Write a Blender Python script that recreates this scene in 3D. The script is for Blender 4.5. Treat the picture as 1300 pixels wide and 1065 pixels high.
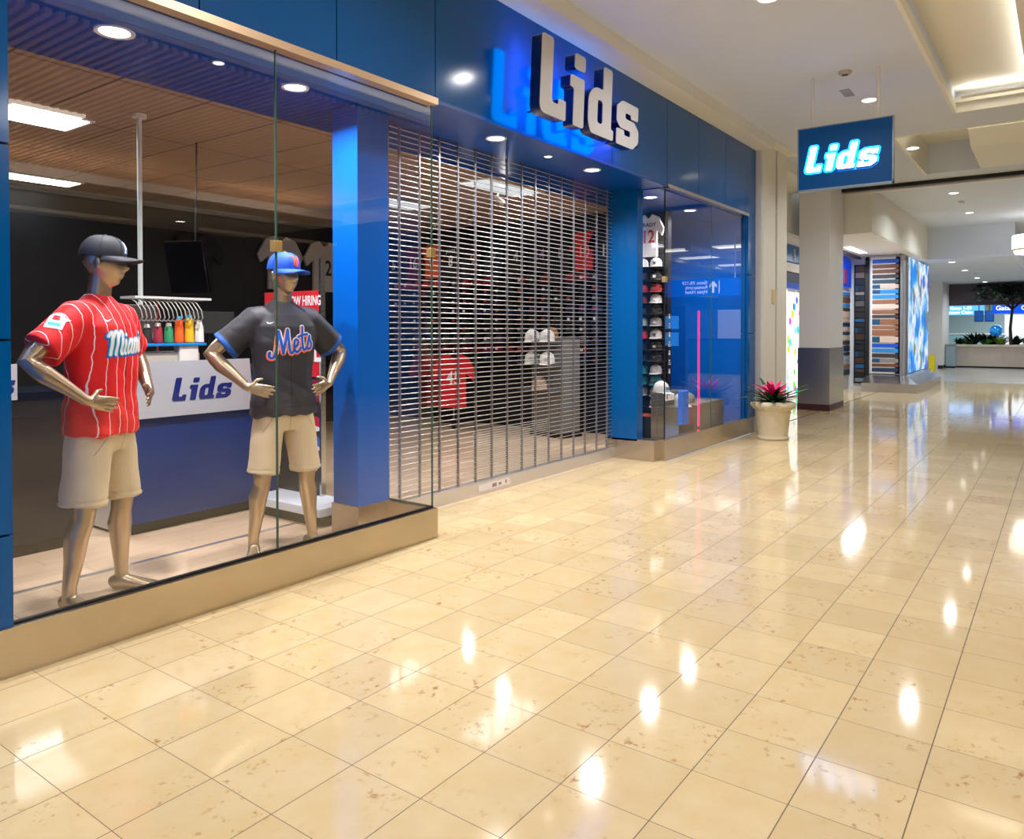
import bpy, bmesh, math, random
from math import sin, cos, pi, radians
from mathutils import Vector, Matrix, Euler
from mathutils.bvhtree import BVHTree
random.seed(7)
SC = bpy.context.scene
for o in list(bpy.data.objects): bpy.data.objects.remove(o)
C = SC.collection

# ------------------------------------------------------------------ camera
YAW, PIT, ROL, FPX, CY = 0.629726, -0.0143874, -0.0006218, 964.37, 434.015
f = Vector((cos(YAW)*cos(PIT), sin(YAW)*cos(PIT), sin(PIT)))
r0 = Vector((sin(YAW), -cos(YAW), 0)); u0 = r0.cross(f)
r = r0*cos(ROL)+u0*sin(ROL); u = -r0*sin(ROL)+u0*cos(ROL)
cam = bpy.data.objects.new('camera', bpy.data.cameras.new('camera')); C.objects.link(cam)
M = Matrix((r, u, -f)).transposed().to_4x4(); M.translation = (0, 0, 1.4)
cam.matrix_world = M
cam.data.sensor_width = 36; cam.data.lens = FPX/1300*36
cam.data.shift_y = (CY-532.5)/1300
cam.data.clip_start = .05; cam.data.clip_end = 200
SC.camera = cam
# ------------------------------------------------------------------ world and exposure
W = bpy.data.worlds.new('world'); SC.world = W; W.use_nodes = True
W.node_tree.nodes['Background'].inputs[0].default_value = (.86, .93, 1, 1)
W.node_tree.nodes['Background'].inputs[1].default_value = 0.45
SC.view_settings.view_transform = 'Standard'; SC.view_settings.look = 'None'
SC.view_settings.exposure = 0.34; SC.view_settings.gamma = 1; SC.view_settings.use_curve_mapping = False
# light strengths (watts)
P_CORR, P_SOFFIT, P_SMALL, P_STORE, P_COVE, P_FAR, P_OPP = 25, 30, 12, 30, 11, 18, 56

def lin(c): return tuple(((x/255)/12.92 if x/255 <= .04045 else ((x/255+.055)/1.055)**2.4) for x in c)

# ------------------------------------------------------------------ helpers
class MB:
    def __init__(s): s.bm = bmesh.new(); s.mi = 0
    def _f(s, vs):
        try:
            fc = s.bm.faces.new(vs); fc.material_index = s.mi; return fc
        except ValueError: return None
    def box(s, x0, y0, z0, x1, y1, z1, mat=None, bev=0):
        b = s.bm
        xs, ys, zs = sorted((x0, x1)), sorted((y0, y1)), sorted((z0, z1))
        v = [b.verts.new((x, y, z)) for x in xs for y in ys for z in zs]
        if mat is not None:
            for q in v: q.co = mat @ q.co
        fs = [s._f([v[i] for i in q]) for q in ((0,1,3,2),(4,6,7,5),(0,4,5,1),(2,3,7,6),(0,2,6,4),(1,5,7,3))]
        if bev:
            es = list({e for fc in fs for e in fc.edges})
            bmesh.ops.bevel(b, geom=es, offset=bev, segments=2, affect='EDGES', profile=.5)
        return s
    def tube(s, pts, rad, n=10, caps=True, ry=None, up=None):
        b = s.bm; pts = [Vector(p) for p in pts]
        if not isinstance(rad, (list, tuple)): rad = [rad]*len(pts)
        if ry is None: ry = rad
        elif not isinstance(ry, (list, tuple)): ry = [ry]*len(pts)
        rings = []; prev = Vector(up) if up else None
        for i, p in enumerate(pts):
            t = (pts[min(i+1, len(pts)-1)]-pts[max(i-1, 0)])
            if t.length < 1e-9: t = Vector((0, 0, 1))
            t.normalize()
            if prev is None: prev = Vector((1, 0, 0)) if abs(t.x) < .8 else Vector((0, 1, 0))
            a = prev-t*prev.dot(t)
            if a.length < 1e-6: a = t.orthogonal()
            a.normalize(); c = t.cross(a); prev = a
            rings.append([b.verts.new(p+a*rad[i]*cos(k*2*pi/n)+c*ry[i]*sin(k*2*pi/n)) for k in range(n)])
        for i in range(len(rings)-1):
            for k in range(n): s._f([rings[i][k], rings[i][(k+1) % n], rings[i+1][(k+1) % n], rings[i+1][k]])
        if caps: s._f(rings[0][::-1]); s._f(rings[-1])
        return s
    def loft(s, secs, n=24, caps=True):
        """secs: (centre xyz, half x, half y[, power]) horizontal superellipse rings"""
        b = s.bm; rings = []
        for sec in secs:
            c, hx, hy = sec[:3]; pw = sec[3] if len(sec) > 3 else 2
            ring = []
            for k in range(n):
                a = k*2*pi/n; ca, sa = cos(a), sin(a)
                ring.append(b.verts.new((c[0]+hx*math.copysign(abs(ca)**(2/pw), ca), c[1]+hy*math.copysign(abs(sa)**(2/pw), sa), c[2])))
            rings.append(ring)
        for i in range(len(rings)-1):
            for k in range(n): s._f([rings[i][k], rings[i][(k+1) % n], rings[i+1][(k+1) % n], rings[i+1][k]])
        if caps: s._f(rings[0][::-1]); s._f(rings[-1])
        return s
    def lathe(s, prof, c=(0, 0, 0), n=32, lobes=0, amp=0):
        b = s.bm; rings = []
        for i, (rr, z) in enumerate(prof):
            am = amp[i] if isinstance(amp, (list, tuple)) else amp
            rings.append([b.verts.new((c[0]+(rr+am*abs(sin(lobes*a/2)))*cos(a), c[1]+(rr+am*abs(sin(lobes*a/2)))*sin(a), c[2]+z)) for a in [k*2*pi/n for k in range(n)]])
        for i in range(len(rings)-1):
            for k in range(n): s._f([rings[i][k], rings[i][(k+1) % n], rings[i+1][(k+1) % n], rings[i+1][k]])
        s._f(rings[0][::-1]); s._f(rings[-1]); return s
    def quad(s, *p): s._f([s.bm.verts.new(q) for q in p]); return s
    def prism(s, poly, y0, y1, axis='y'):
        """poly of (a,b) extruded along an axis"""
        def P(a, b_, d): return {'y': (a, d, b_), 'x': (d, a, b_), 'z': (a, b_, d)}[axis]
        A = [s.bm.verts.new(P(a, b_, y0)) for a, b_ in poly]; B = [s.bm.verts.new(P(a, b_, y1)) for a, b_ in poly]
        s._f(A); s._f(B[::-1]); n = len(poly)
        for i in range(n): s._f([A[i], B[i], B[(i+1) % n], A[(i+1) % n]])
        return s
    def sphere(s, c, rx, ry=None, rz=None, n=16, m=10):
        ry = ry or rx; rz = rz or rx
        secs = []
        for j in range(1, m):
            a = -pi/2+pi*j/m; secs.append(((c[0], c[1], c[2]+rz*sin(a)), rx*cos(a), ry*cos(a)))
        return s.loft(secs, n)
    def mesh(s, name, mats=None, smooth=None):
        bmesh.ops.recalc_face_normals(s.bm, faces=s.bm.faces)
        me = bpy.data.meshes.new(name); s.bm.to_mesh(me); s.bm.free()
        for m in (mats if isinstance(mats, (list, tuple)) else [mats]):
            if m: me.materials.append(m)
        if smooth is not None: shade(me, smooth)
        return me
    def build(s, name, mats, parent=None, smooth=None):
        return link(name, s.mesh(name, mats, smooth), parent)
def shade(me, ang):
    me.polygons.foreach_set('use_smooth', [True]*len(me.polygons))
    if ang < 179: me.set_sharp_from_angle(angle=radians(ang))
def link(name, data, parent=None):
    o = bpy.data.objects.new(name, data); C.objects.link(o)
    if parent: o.parent = parent
    return o
def tag(o, label=None, cat=None, group=None, kind=None):
    if label: o['label'] = label
    if cat: o['category'] = cat
    if group: o['group'] = group
    if kind: o['kind'] = kind
    return o
def thing(name, label, cat, loc=(0, 0, 0), rz=0, group=None):
    o = link(name, None); o.location = loc; o.rotation_euler = (0, 0, rz)
    return tag(o, label, cat, group)
def struct(o, label=None, cat=None):
    o['kind'] = 'structure'
    return o
def copy_tree(o, parent=None):
    c = o.copy(); C.objects.link(c); c.parent = parent
    for ch in [x for x in o.children]: copy_tree(ch, c)
    return c

# ------------------------------------------------------------------ materials
MATS = {}
def mat(name, col, rough=.5, metal=0, emit=None, es=1, coat=0, bump=0, bscale=40, noise=0, nscale=8, spec=.5, aniso=None):
    if name in MATS: return MATS[name]
    m = bpy.data.materials.new(name); m.use_nodes = True; nt = m.node_tree; b = nt.nodes['Principled BSDF']
    c = lin(col)+(1,)
    b.inputs['Base Color'].default_value = c
    b.inputs['Roughness'].default_value = rough; b.inputs['Metallic'].default_value = metal
    b.inputs['Specular IOR Level'].default_value = spec
    b.inputs['Coat Weight'].default_value = coat; b.inputs['Coat Roughness'].default_value = .05
    if emit: b.inputs['Emission Color'].default_value = lin(emit)+(1,); b.inputs['Emission Strength'].default_value = es
    tc = nt.nodes.new('ShaderNodeTexCoord')
    if noise:
        n = nt.nodes.new('ShaderNodeTexNoise'); n.inputs['Scale'].default_value = nscale; n.inputs['Detail'].default_value = 4
        nt.links.new(tc.outputs['Object'], n.inputs['Vector'])
        mx = nt.nodes.new('ShaderNodeMix'); mx.data_type = 'RGBA'
        mx.inputs['A'].default_value = tuple(x*(1-noise) for x in c[:3])+(1,); mx.inputs['B'].default_value = tuple(min(1, x*(1+noise)) for x in c[:3])+(1,)
        nt.links.new(n.outputs['Fac'], mx.inputs['Factor']); nt.links.new(mx.outputs['Result'], b.inputs['Base Color'])
    if bump or aniso:
        n = nt.nodes.new('ShaderNodeTexNoise'); n.inputs['Scale'].default_value = bscale; n.inputs['Detail'].default_value = 3
        if aniso:
            mp = nt.nodes.new('ShaderNodeMapping'); mp.inputs['Scale'].default_value = aniso
            nt.links.new(tc.outputs['Object'], mp.inputs['Vector']); nt.links.new(mp.outputs['Vector'], n.inputs['Vector'])
        else: nt.links.new(tc.outputs['Object'], n.inputs['Vector'])
        bp = nt.nodes.new('ShaderNodeBump'); bp.inputs['Strength'].default_value = bump or .05; bp.inputs['Distance'].default_value = .01
        nt.links.new(n.outputs['Fac'], bp.inputs['Height']); nt.links.new(bp.outputs['Normal'], b.inputs['Normal'])
    MATS[name] = m; return m

class NT:
    """small node-graph writer"""
    def __init__(s, m): s.nt = m.node_tree
    def n(s, t, **kw):
        x = s.nt.nodes.new(t)
        for k, v in kw.items(): setattr(x, k, v)
        return x
    def put(s, sock, v):
        if isinstance(v, bpy.types.NodeSocket): s.nt.links.new(v, sock)
        elif isinstance(v, (tuple, list)) and len(v) == 3 and sock.type == 'RGBA': sock.default_value = tuple(v)+(1,)
        else: sock.default_value = v
    def math(s, op, a, b=0, c=0):
        x = s.n('ShaderNodeMath', operation=op); s.put(x.inputs[0], a); s.put(x.inputs[1], b); s.put(x.inputs[2], c); return x.outputs[0]
    def mix(s, fac, a, b):
        x = s.n('ShaderNodeMix', data_type='RGBA'); s.put(x.inputs['Factor'], fac); s.put(x.inputs['A'], a); s.put(x.inputs['B'], b); return x.outputs['Result']
    def noise(s, vec, scale, detail=3, rough=.5):
        x = s.n('ShaderNodeTexNoise'); s.put(x.inputs['Vector'], vec); x.inputs['Scale'].default_value = scale; x.inputs['Detail'].default_value = detail; x.inputs['Roughness'].default_value = rough; return x.outputs['Fac']
    def ramp(s, fac, stops):
        x = s.n('ShaderNodeValToRGB'); s.put(x.inputs[0], fac); e = x.color_ramp.elements
        while len(e) < len(stops): e.new(.5)
        for i, (p, c) in enumerate(stops): e[i].position = p; e[i].color = tuple(c)+(1,)
        return x.outputs[0]
    def comb(s, x_, y_, z_):
        x = s.n('ShaderNodeCombineXYZ'); s.put(x.inputs[0], x_); s.put(x.inputs[1], y_); s.put(x.inputs[2], z_); return x.outputs[0]
    def pos(s):
        g = s.n('ShaderNodeTexCoord'); x = s.n('ShaderNodeSeparateXYZ'); s.nt.links.new(g.outputs['Object'], x.inputs[0]); return g.outputs['Object'], x.outputs[0], x.outputs[1], x.outputs[2]

def tile_floor(name, x0, a, y0, b_, base, stain, grout, gw=.0035, rough=.045, staink=1.0, dark2=None):
    m = bpy.data.materials.new(name); m.use_nodes = True; g = NT(m); P, x, y, z = g.pos()
    u_ = g.math('DIVIDE', g.math('SUBTRACT', x, x0), a); v_ = g.math('DIVIDE', g.math('SUBTRACT', y, y0), b_)
    fu, fv = g.math('FLOOR', u_), g.math('FLOOR', v_)
    wn = g.n('ShaderNodeTexWhiteNoise', noise_dimensions='2D'); g.put(wn.inputs['Vector'], g.comb(fu, fv, 0)); rnd = wn.outputs['Value']
    off = g.comb(g.math('MULTIPLY', fu, 3.7), g.math('MULTIPLY', fv, 5.3), rnd)
    va = g.n('ShaderNodeVectorMath', operation='ADD'); g.put(va.inputs[0], P); g.put(va.inputs[1], off); q = va.outputs[0]
    n1 = g.noise(q, 7, 5, .6); n2 = g.noise(q, 28, 4, .6); n3 = g.noise(q, 3.0, 2)
    base2 = tuple(c*.87 for c in base)
    col = g.mix(rnd, base, base2)
    col = g.mix(g.math('MULTIPLY', g.ramp(n1, [(.35, (0,)*3), (.75, (1,)*3)]), .45), col, stain)
    sp = g.math('MULTIPLY', g.ramp(n2, [(.58, (0,)*3), (.69, (1,)*3)]), g.ramp(n3, [(.50, (0,)*3), (.64, (1,)*3)]))
    col = g.mix(g.math('MULTIPLY', sp, .75*staink), col, lin((150, 92, 38)))
    du = g.math('MULTIPLY', g.math('ABSOLUTE', g.math('SUBTRACT', g.math('FRACT', u_), .5)), a)
    dv = g.math('MULTIPLY', g.math('ABSOLUTE', g.math('SUBTRACT', g.math('FRACT', v_), .5)), b_)
    gu = g.math('GREATER_THAN', du, a/2-gw*.35); gv = g.math('GREATER_THAN', dv, b_/2-gw*.5)
    gr = g.math('MAXIMUM', gu, gv)
    col = g.mix(gr, col, grout)
    B = m.node_tree.nodes['Principled BSDF']; g.put(B.inputs['Base Color'], col)
    g.put(B.inputs['Roughness'], g.math('ADD', g.math('MULTIPLY', gr, .5), g.math('ADD', rough, g.math('MULTIPLY', n1, .05))))
    B.inputs['Specular IOR Level'].default_value = .62
    bp = g.n('ShaderNodeBump'); bp.inputs['Strength'].default_value = .25; bp.inputs['Distance'].default_value = .002
    g.put(bp.inputs['Height'], g.math('SUBTRACT', g.math('MULTIPLY', g.noise(P, 4, 2), .3), gr)); g.put(B.inputs['Normal'], bp.outputs[0])
    return m
FLOOR = tile_floor('marble_tile', 1.352, .30863, 3.3465, .29935, lin((221, 200, 156)), lin((206, 172, 112)), lin((96, 80, 60)))
FLOOR2 = tile_floor('grey_tile', 1.352, .6, 3.3465, .6, lin((205, 200, 190)), lin((190, 182, 170)), lin((120, 112, 100)), rough=.14, staink=0)

def wood_mat(name, c1, c2, along='x', w=.12, L=1.1, rough=.3):
    m = bpy.data.materials.new(name); m.use_nodes = True; g = NT(m); P, x, y, z = g.pos()
    a, b_ = (x, y) if along == 'x' else (y, x)
    row = g.math('FLOOR', g.math('DIVIDE', b_, w))
    al = g.math('ADD', g.math('DIVIDE', a, L), g.math('MULTIPLY', row, .37))
    wn = g.n('ShaderNodeTexWhiteNoise', noise_dimensions='2D'); g.put(wn.inputs['Vector'], g.comb(row, g.math('FLOOR', al), 0))
    grain = g.noise(g.comb(g.math('MULTIPLY', a, 2), g.math('MULTIPLY', b_, 40), z), 3, 4)
    col = g.mix(g.math('ADD', g.math('MULTIPLY', wn.outputs['Value'], .6), g.math('MULTIPLY', grain, .4)), c1, c2)
    seam = g.math('MAXIMUM', g.math('LESS_THAN', g.math('FRACT', g.math('DIVIDE', b_, w)), .02), g.math('LESS_THAN', g.math('FRACT', al), .004))
    col = g.mix(seam, col, tuple(c*.5 for c in c1))
    B = m.node_tree.nodes['Principled BSDF']; g.put(B.inputs['Base Color'], col); B.inputs['Roughness'].default_value = rough
    return m
WOOD = wood_mat('pale_plank', lin((206, 178, 146)), lin((226, 200, 170)))

def glass_mat(name='clear_glass', tint=(1, 1, 1), ior=1.62):
    m = bpy.data.materials.new(name); m.use_nodes = True; nt = m.node_tree; nt.nodes.remove(nt.nodes['Principled BSDF'])
    g = NT(m); t = g.n('ShaderNodeBsdfTransparent'); t.inputs[0].default_value = tuple(tint)+(1,)
    gl = g.n('ShaderNodeBsdfGlossy'); gl.inputs['Roughness'].default_value = .0; gl.inputs[0].default_value = (1, 1, 1, 1)
    ge = g.n('ShaderNodeNewGeometry'); dp = g.n('ShaderNodeVectorMath', operation='DOT_PRODUCT')
    g.put(dp.inputs[0], ge.outputs['Normal']); g.put(dp.inputs[1], ge.outputs['Incoming'])
    k = g.math('POWER', g.math('SUBTRACT', 1, g.math('ABSOLUTE', dp.outputs['Value'])), 4.2)
    fac = g.math('ADD', g.math('MULTIPLY', k, .84), .10)
    mx = g.n('ShaderNodeMixShader'); g.put(mx.inputs[0], fac); g.put(mx.inputs[1], t.outputs[0]); g.put(mx.inputs[2], gl.outputs[0])
    g.put(nt.nodes['Material Output'].inputs['Surface'], mx.outputs[0]); return m
GLASS = glass_mat(); GLASS_EDGE = mat('glass_edge', (60, 90, 80), .1)

BLUE = mat('blue_panel', (0, 84, 152), .13, coat=.0, spec=.36, bump=.012, bscale=2.5)
BLUE_IN = mat('blue_paint', (0, 92, 190), .3, spec=.3)
NAVY = mat('navy_seam', (5, 20, 50), .4)
CREAM = mat('cream_paint', (228, 226, 214), .6); WHITE = mat('white_paint', (232, 228, 222), .55)
CEIL = mat('ceiling_paint', (206, 214, 226), .65)
GREYP = mat('grey_paint', (205, 205, 205), .5)
BRONZE = mat('brushed_bronze', (198, 186, 166), .28, 1, aniso=(1, 1, 40), bump=.06, bscale=6, noise=.12, nscale=3)
STEEL = mat('brushed_steel', (190, 186, 184), .25, 1, aniso=(40, 40, 1), bump=.06, bscale=4)
CHROME = mat('polished_steel', (205, 205, 205), .14, 1); GATEM = mat('gate_aluminium', (225, 222, 220), .3, .85)
DARKM = mat('dark_metal', (40, 40, 44), .35, .6); BLACK = mat('black_paint', (14, 14, 17), .5); BLACKG = mat('black_gloss', (10, 10, 14), .12)
SKIN = mat('champagne_gloss', (178, 158, 130), .30, .8, coat=.3)
LAMP = mat('lamp_glow', (255, 255, 255), .5, emit=(255, 250, 240), es=9)
LAMPB = mat('shop_lamp_glow', (255, 255, 255), .5, emit=(255, 244, 238), es=6)
PANELGLOW = mat('troffer_glow', (255, 255, 255), .5, emit=(235, 248, 255), es=5)
RIM = mat('lamp_rim', (220, 220, 220), .4)
KHAKI = mat('khaki_cotton', (206, 190, 156), .85, bump=.25, bscale=220)
BLUEGLOW = mat('blue_led', (20, 120, 255), .5, emit=(0, 140, 255), es=9)
CYANGLOW = mat('cyan_halo', (20, 160, 255), .5, emit=(0, 160, 255), es=5)
WHITEGLOW = mat('white_face_glow', (255, 255, 255), .5, emit=(255, 255, 255), es=1.8)
LETTERW = mat('letter_face', (208, 206, 206), .45)
STONE = mat('cast_stone', (208, 196, 164), .75, bump=.3, bscale=60, noise=.15, nscale=12)

def em(name, col, es=1): return mat(name, col, .5, emit=col, es=es)

# ------------------------------------------------------------------ flat lettering
def curve_mesh(name, loops, ext=0.0, mats=None, bevel=0, tilt=0, off=0):
    cu = bpy.data.curves.new(name, 'CURVE'); cu.dimensions = '2D'; cu.fill_mode = 'BOTH'; cu.extrude = ext; cu.offset = off
    for lp in loops:
        sp = cu.splines.new('POLY'); sp.points.add(len(lp)-1); sp.use_cyclic_u = True
        for i, p in enumerate(lp): sp.points[i].co = (p[0]+tilt*p[1], p[1], 0, 1)
    return cmesh(cu, mats)
def cmesh(cu, mats=None):
    o = bpy.data.objects.new('tmp', cu); C.objects.link(o); dg = bpy.context.evaluated_depsgraph_get(); dg.update()
    me = bpy.data.meshes.new_from_object(o.evaluated_get(dg)); bpy.data.objects.remove(o); bpy.data.curves.remove(cu)
    if mats:
        me.materials.clear()
        for m in (mats if isinstance(mats, (list, tuple)) else [mats]): me.materials.append(m)
    return me
def text_mesh(s, size, mats=None, ext=0.0, off=0.0, align='CENTER', shear=0, space=1, w=1, line=1):
    cu = bpy.data.curves.new('t', 'FONT'); cu.body = s; cu.size = size; cu.extrude = ext; cu.offset = off; cu.align_x = align; cu.align_y = 'CENTER'
    cu.shear = shear; cu.space_character = space; cu.space_line = line; cu.resolution_u = 3
    me = cmesh(cu, mats)
    if w != 1:
        for v in me.vertices: v.co.x *= w
    return me
def frame(o, loc, right, up=(0, 0, 1)):
    """matrix whose local x, y run along right and up"""
    R_, U_ = Vector(right).normalized(), Vector(up).normalized()
    m = Matrix((R_, U_, R_.cross(U_))).transposed().to_4x4(); m.translation = loc
    return m
def place(name, me, loc, right, up=(0, 0, 1), parent=None):
    o = link(name, me, parent); m = frame(o, loc, right, up)
    if parent: m = parent.matrix_basis.inverted() @ m
    o.matrix_basis = m; return o
def rounded(poly, rads, n=4):
    out = []; N = len(poly)
    for i, p in enumerate(poly):
        p = Vector(p); a = Vector(poly[i-1]); b = Vector(poly[(i+1) % N]); rr = rads[i] if isinstance(rads, (list, tuple)) else rads
        la, lb = (a-p).length, (b-p).length; rr = min(rr, la*.48, lb*.48)
        if rr < 1e-4: out.append(tuple(p)); continue
        A = p+(a-p)/la*rr; B = p+(b-p)/lb*rr
        for k in range(n+1):
            t = k/n; out.append(tuple(A*(1-t)**2+p*2*t*(1-t)+B*t*t))
    return out
# shop lettering, drawn on a 0..1 high grid: L, i (stem and dot), d with its counter, s
LOGO = {
 'L': [rounded([(0,0),(.50,0),(.50,.26),(.35,.26),(.35,.18),(.22,.18),(.22,1),(0,1)], [.12,.03,.03,.03,.03,.06,.05,.05])],
 'i': [rounded([(.66,0),(.88,0),(.88,.66),(.58,.66),(.58,.50),(.66,.50)], .035), rounded([(.66,.76),(.89,.76),(.89,.97),(.66,.97)], .05)],
 'd': [rounded([(1.06,0),(1.40,0),(1.40,0),(1.58,0),(1.58,.15),(1.52,.15),(1.52,1.0),(1.31,1.0),(1.31,.66),(1.12,.66),(.98,.52),(.98,.14)], [.05,.0,.0,.03,.03,.03,.05,.05,.03,.14,.1,.12]),
       rounded([(1.19,.17),(1.31,.17),(1.31,.50),(1.19,.50)][::-1], .05)],
 's': [rounded([(1.66,0),(2.10,0),(2.24,.12),(2.24,.30),(2.12,.41),(1.88,.41),(1.88,.50),(2.03,.50),(2.03,.44),(2.22,.44),(2.22,.66),(1.80,.66),(1.66,.56),(1.66,.34),(1.76,.25),(2.02,.25),(2.02,.16),(1.86,.16),(1.86,.23),(1.66,.23)], .035)],
}
def logo_mesh(key, h, ext, tilt=.0, off=0, mats=None, sx=1.0):
    return curve_mesh('l', [[(x*h*sx, y*h) for x, y in lp] for lp in LOGO[key]], ext, mats, tilt=tilt, off=off)
def logo_flat(name, h, loc, right, m, parent=None, tilt=.2, sx=1.0, up=(0, 0, 1), ext=.001):
    lps = [[(x*h*sx, y*h) for x, y in lp] for k in 'Lids' for lp in LOGO[k]]
    return place(name, curve_mesh('l', lps, ext, m, tilt=tilt), loc, right, up, parent)
def label_text(name, s, size, loc, right, m, parent=None, up=(0, 0, 1), off=0, align='CENTER', w=1, ext=.0005, shear=0):
    return place(name, text_mesh(s, size, m, ext, off, align, shear, 1, w), loc, right, up, parent)

XR, YR = (1, 0, 0), (0, -1, 0)      # text running along +X (read from the corridor) / along -Y (read looking +X)

# ------------------------------------------------------------------ lamps
def lamp(loc, power, col=(1, .93, .85), size=.16, parent=None, spread=150, rot=None, shape='DISK', size_y=None):
    L = bpy.data.lights.new('bulb', 'AREA'); L.shape = shape; L.size = size; L.energy = power; L.color = col; L.spread = radians(spread)
    if size_y: L.size_y = size_y
    o = link('bulb', L, parent); o.location = loc
    if rot: o.rotation_euler = rot
    return o
def downlight(x, y, z, rad, power, label, group, col=(.97, .97, 1), m=LAMP, deep=.0, spread=150):
    t = thing('recessed_downlight', label, 'ceiling light', (x, y, z), 0, group)
    MB().lathe([(rad*.86, -.001), (rad, -.006), (rad*1.12, -.006), (rad*1.15, .0), (rad*1.12, .004), (rad*.86, .004)], n=28).build('rim', RIM, t, 40)
    MB().lathe([(rad*.85, -.003), (rad*.85, .003)], n=28).build('lens', m, t)
    if power: lamp((0, 0, -.012), power, col, rad*1.6, t, spread)
    return t

# ================================================================== THE SETTING
Z = 4.0
b = MB(); b.quad((-7, -10, 0), (24, -10, 0), (24, 3.45, 0), (-7, 3.45, 0)); b.quad((3.857, 3.45, 0), (7.57, 3.45, 0), (7.57, 4.0, 0), (3.857, 4.0, 0)); b.quad((10.3, 3.45, 0), (20.5, 3.45, 0), (20.5, 6.5, 0), (10.3, 6.5, 0))
struct(b.build('floor', FLOOR))
struct(MB().quad((24, -10, 0), (60, -10, 0), (60, 9, 0), (24, 9, 0)).build('floor', FLOOR2))
b = MB(); b.quad((-.5, 3.50, .0), (3.857, 3.50, 0), (3.857, 4.0, 0), (-.5, 4.0, 0)); b.quad((7.57, 3.5, 0), (10.25, 3.5, 0), (10.25, 4.0, 0), (7.57, 4.0, 0)); b.quad((-.5, 4.0, 0), (10.25, 4.0, 0), (10.25, 9.2, 0), (-.5, 9.2, 0))
struct(b.build('floor', WOOD))
# corridor ceiling with coffers
b = MB()
b.box(-7, 1.08, Z, 10.48, 3.2, Z+.3)
b.box(10.48, 1.9, Z, 14.85, 3.5, Z+.3); b.box(10.48, -10, Z, 11.3, 1.9, Z+.3); b.box(14.3, -10, Z, 14.85, 1.9, Z+.6); b.box(10.9, -10, Z+.3, 11.3, 2.3, Z+.6); b.box(11.2, 1.92, Z+.2, 14.5, 2.3, Z+.6)
b.box(14.85, -10, Z, 21.85, 3.0, Z+.3)
struct(b.build('ceiling', CEIL))
b = MB(); b.box(-7, .2, 4.22, 10.48, 1.08, 4.32); b.box(11.2, -10, 4.5, 14.4, 2.0, 4.6); struct(b.build('ceiling', CREAM))
b = MB()   # cream fascias around the coffers, stepped cove moulding
b.box(-7, 1.075, 3.995, 10.48, 1.11, 4.1); b.box(10.46, -10, 3.995, 10.5, 1.08, 4.1); b.box(10.40, -10, 4.1, 10.5, 1.08, 4.16)
b.box(11.28, -10, Z-.01, 11.32, 1.92, 4.5); b.box(11.3, 1.88, Z-.01, 14.3, 1.92, 4.5)

struct(b.build('trim_1', CREAM))
b = MB()   # sloped light bulkhead hanging in the second recess
for v in (0,):
    A = [(12.3, 4.5), (12.3, 4.2), (12.7, 4.03), (14.29, 4.0), (14.29, 4.5)]; P0 = [b.bm.verts.new((x_, -10, z_)) for x_, z_ in A]; P1 = [b.bm.verts.new((x_, 1.12, z_)) for x_, z_ in A]
    b._f(P0); b._f(P1[::-1])
    for k in range(5): b._f([P0[k], P1[k], P1[(k+1) % 5], P0[(k+1) % 5]])
struct(b.build('trim_24', CREAM))
# bulkhead over the shop fronts
b = MB(); b.box(-7, 3.2, 3.87, 10.45, 3.9, 4.3); b.box(10.45, 3.2, Z-.02, 11.6, 3.5, 4.3)
struct(b.build('trim_2', CREAM))
# ceiling beam with a dark shutter slot
struct(MB().box(14.78, -10, 3.99, 15.0, 3.46, 4.3).build('trim_3', CREAM))
struct(MB().box(14.80, -10, 3.925, 14.92, 3.46, 3.99).build('trim_4', BLACKG))
struct(MB().box(14.93, -10, 3.90, 15.02, 3.46, 3.99).build('trim_5', WHITE))
# lowered ceiling further on
b = MB(); b.box(21.85, 1.0, 3.2, 34, 9, 4.3); b.box(21.85, -10, 4.0, 34, 1.0, 4.3); struct(b.build('ceiling', CEIL))

# the far hall
struct(MB().box(34, -10, 2.38, 34.4, 9, 4.2).build('wall_far', mat('dark_fascia', (84, 72, 82), .5)))
struct(MB().box(34.4, -10, 3.1, 60, 9, 3.3).build('ceiling', CEIL))
struct(MB().box(52, -10, 0, 52.3, 9, 3.1).build('wall_back', mat('hall_wall', (176, 196, 196), .6)))
b = MB(); b.box(32, 3.68, 0, 34, 9, 3.25); struct(b.build('wall_left', WHITE))
struct(MB().box(31.95, 3.66, 0, 34.02, 3.8, .12).build('baseboard_left', BLACK))
struct(MB().box(34.4, 6, 0, 52, 6.2, 3.1).build('wall_left', WHITE))
# bulkhead between pillar and mural, alcove behind
b = MB(); b.box(15.0, 2.85, 3.2, 21.85, 3.0, 4.0); b.box(15.0, 3.0, 3.2, 15.1, 4.0, 4.0)
b.box(11.86, 4.0, 3.15, 14.9, 4.1, 4.0); b.box(11.55, 3.45, 3.85, 14.0, 4.1, 4.1); struct(b.build('trim_7', CREAM))
b = MB(); b.box(11.86, 4.1, 3.14, 14.9, 8, 3.2); b.box(15.0, 2.86, 3.18, 21.84, 8, 3.2); struct(b.build('ceiling', WHITE))
struct(MB().box(15.0, 3.44, 0, 20.4, 3.452, .004).build('trim_8', BLACK))
b = MB(); b.box(11.9, 3.44, 0, 15, 3.452, .004); struct(b.build('trim_9', BLACK))
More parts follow.
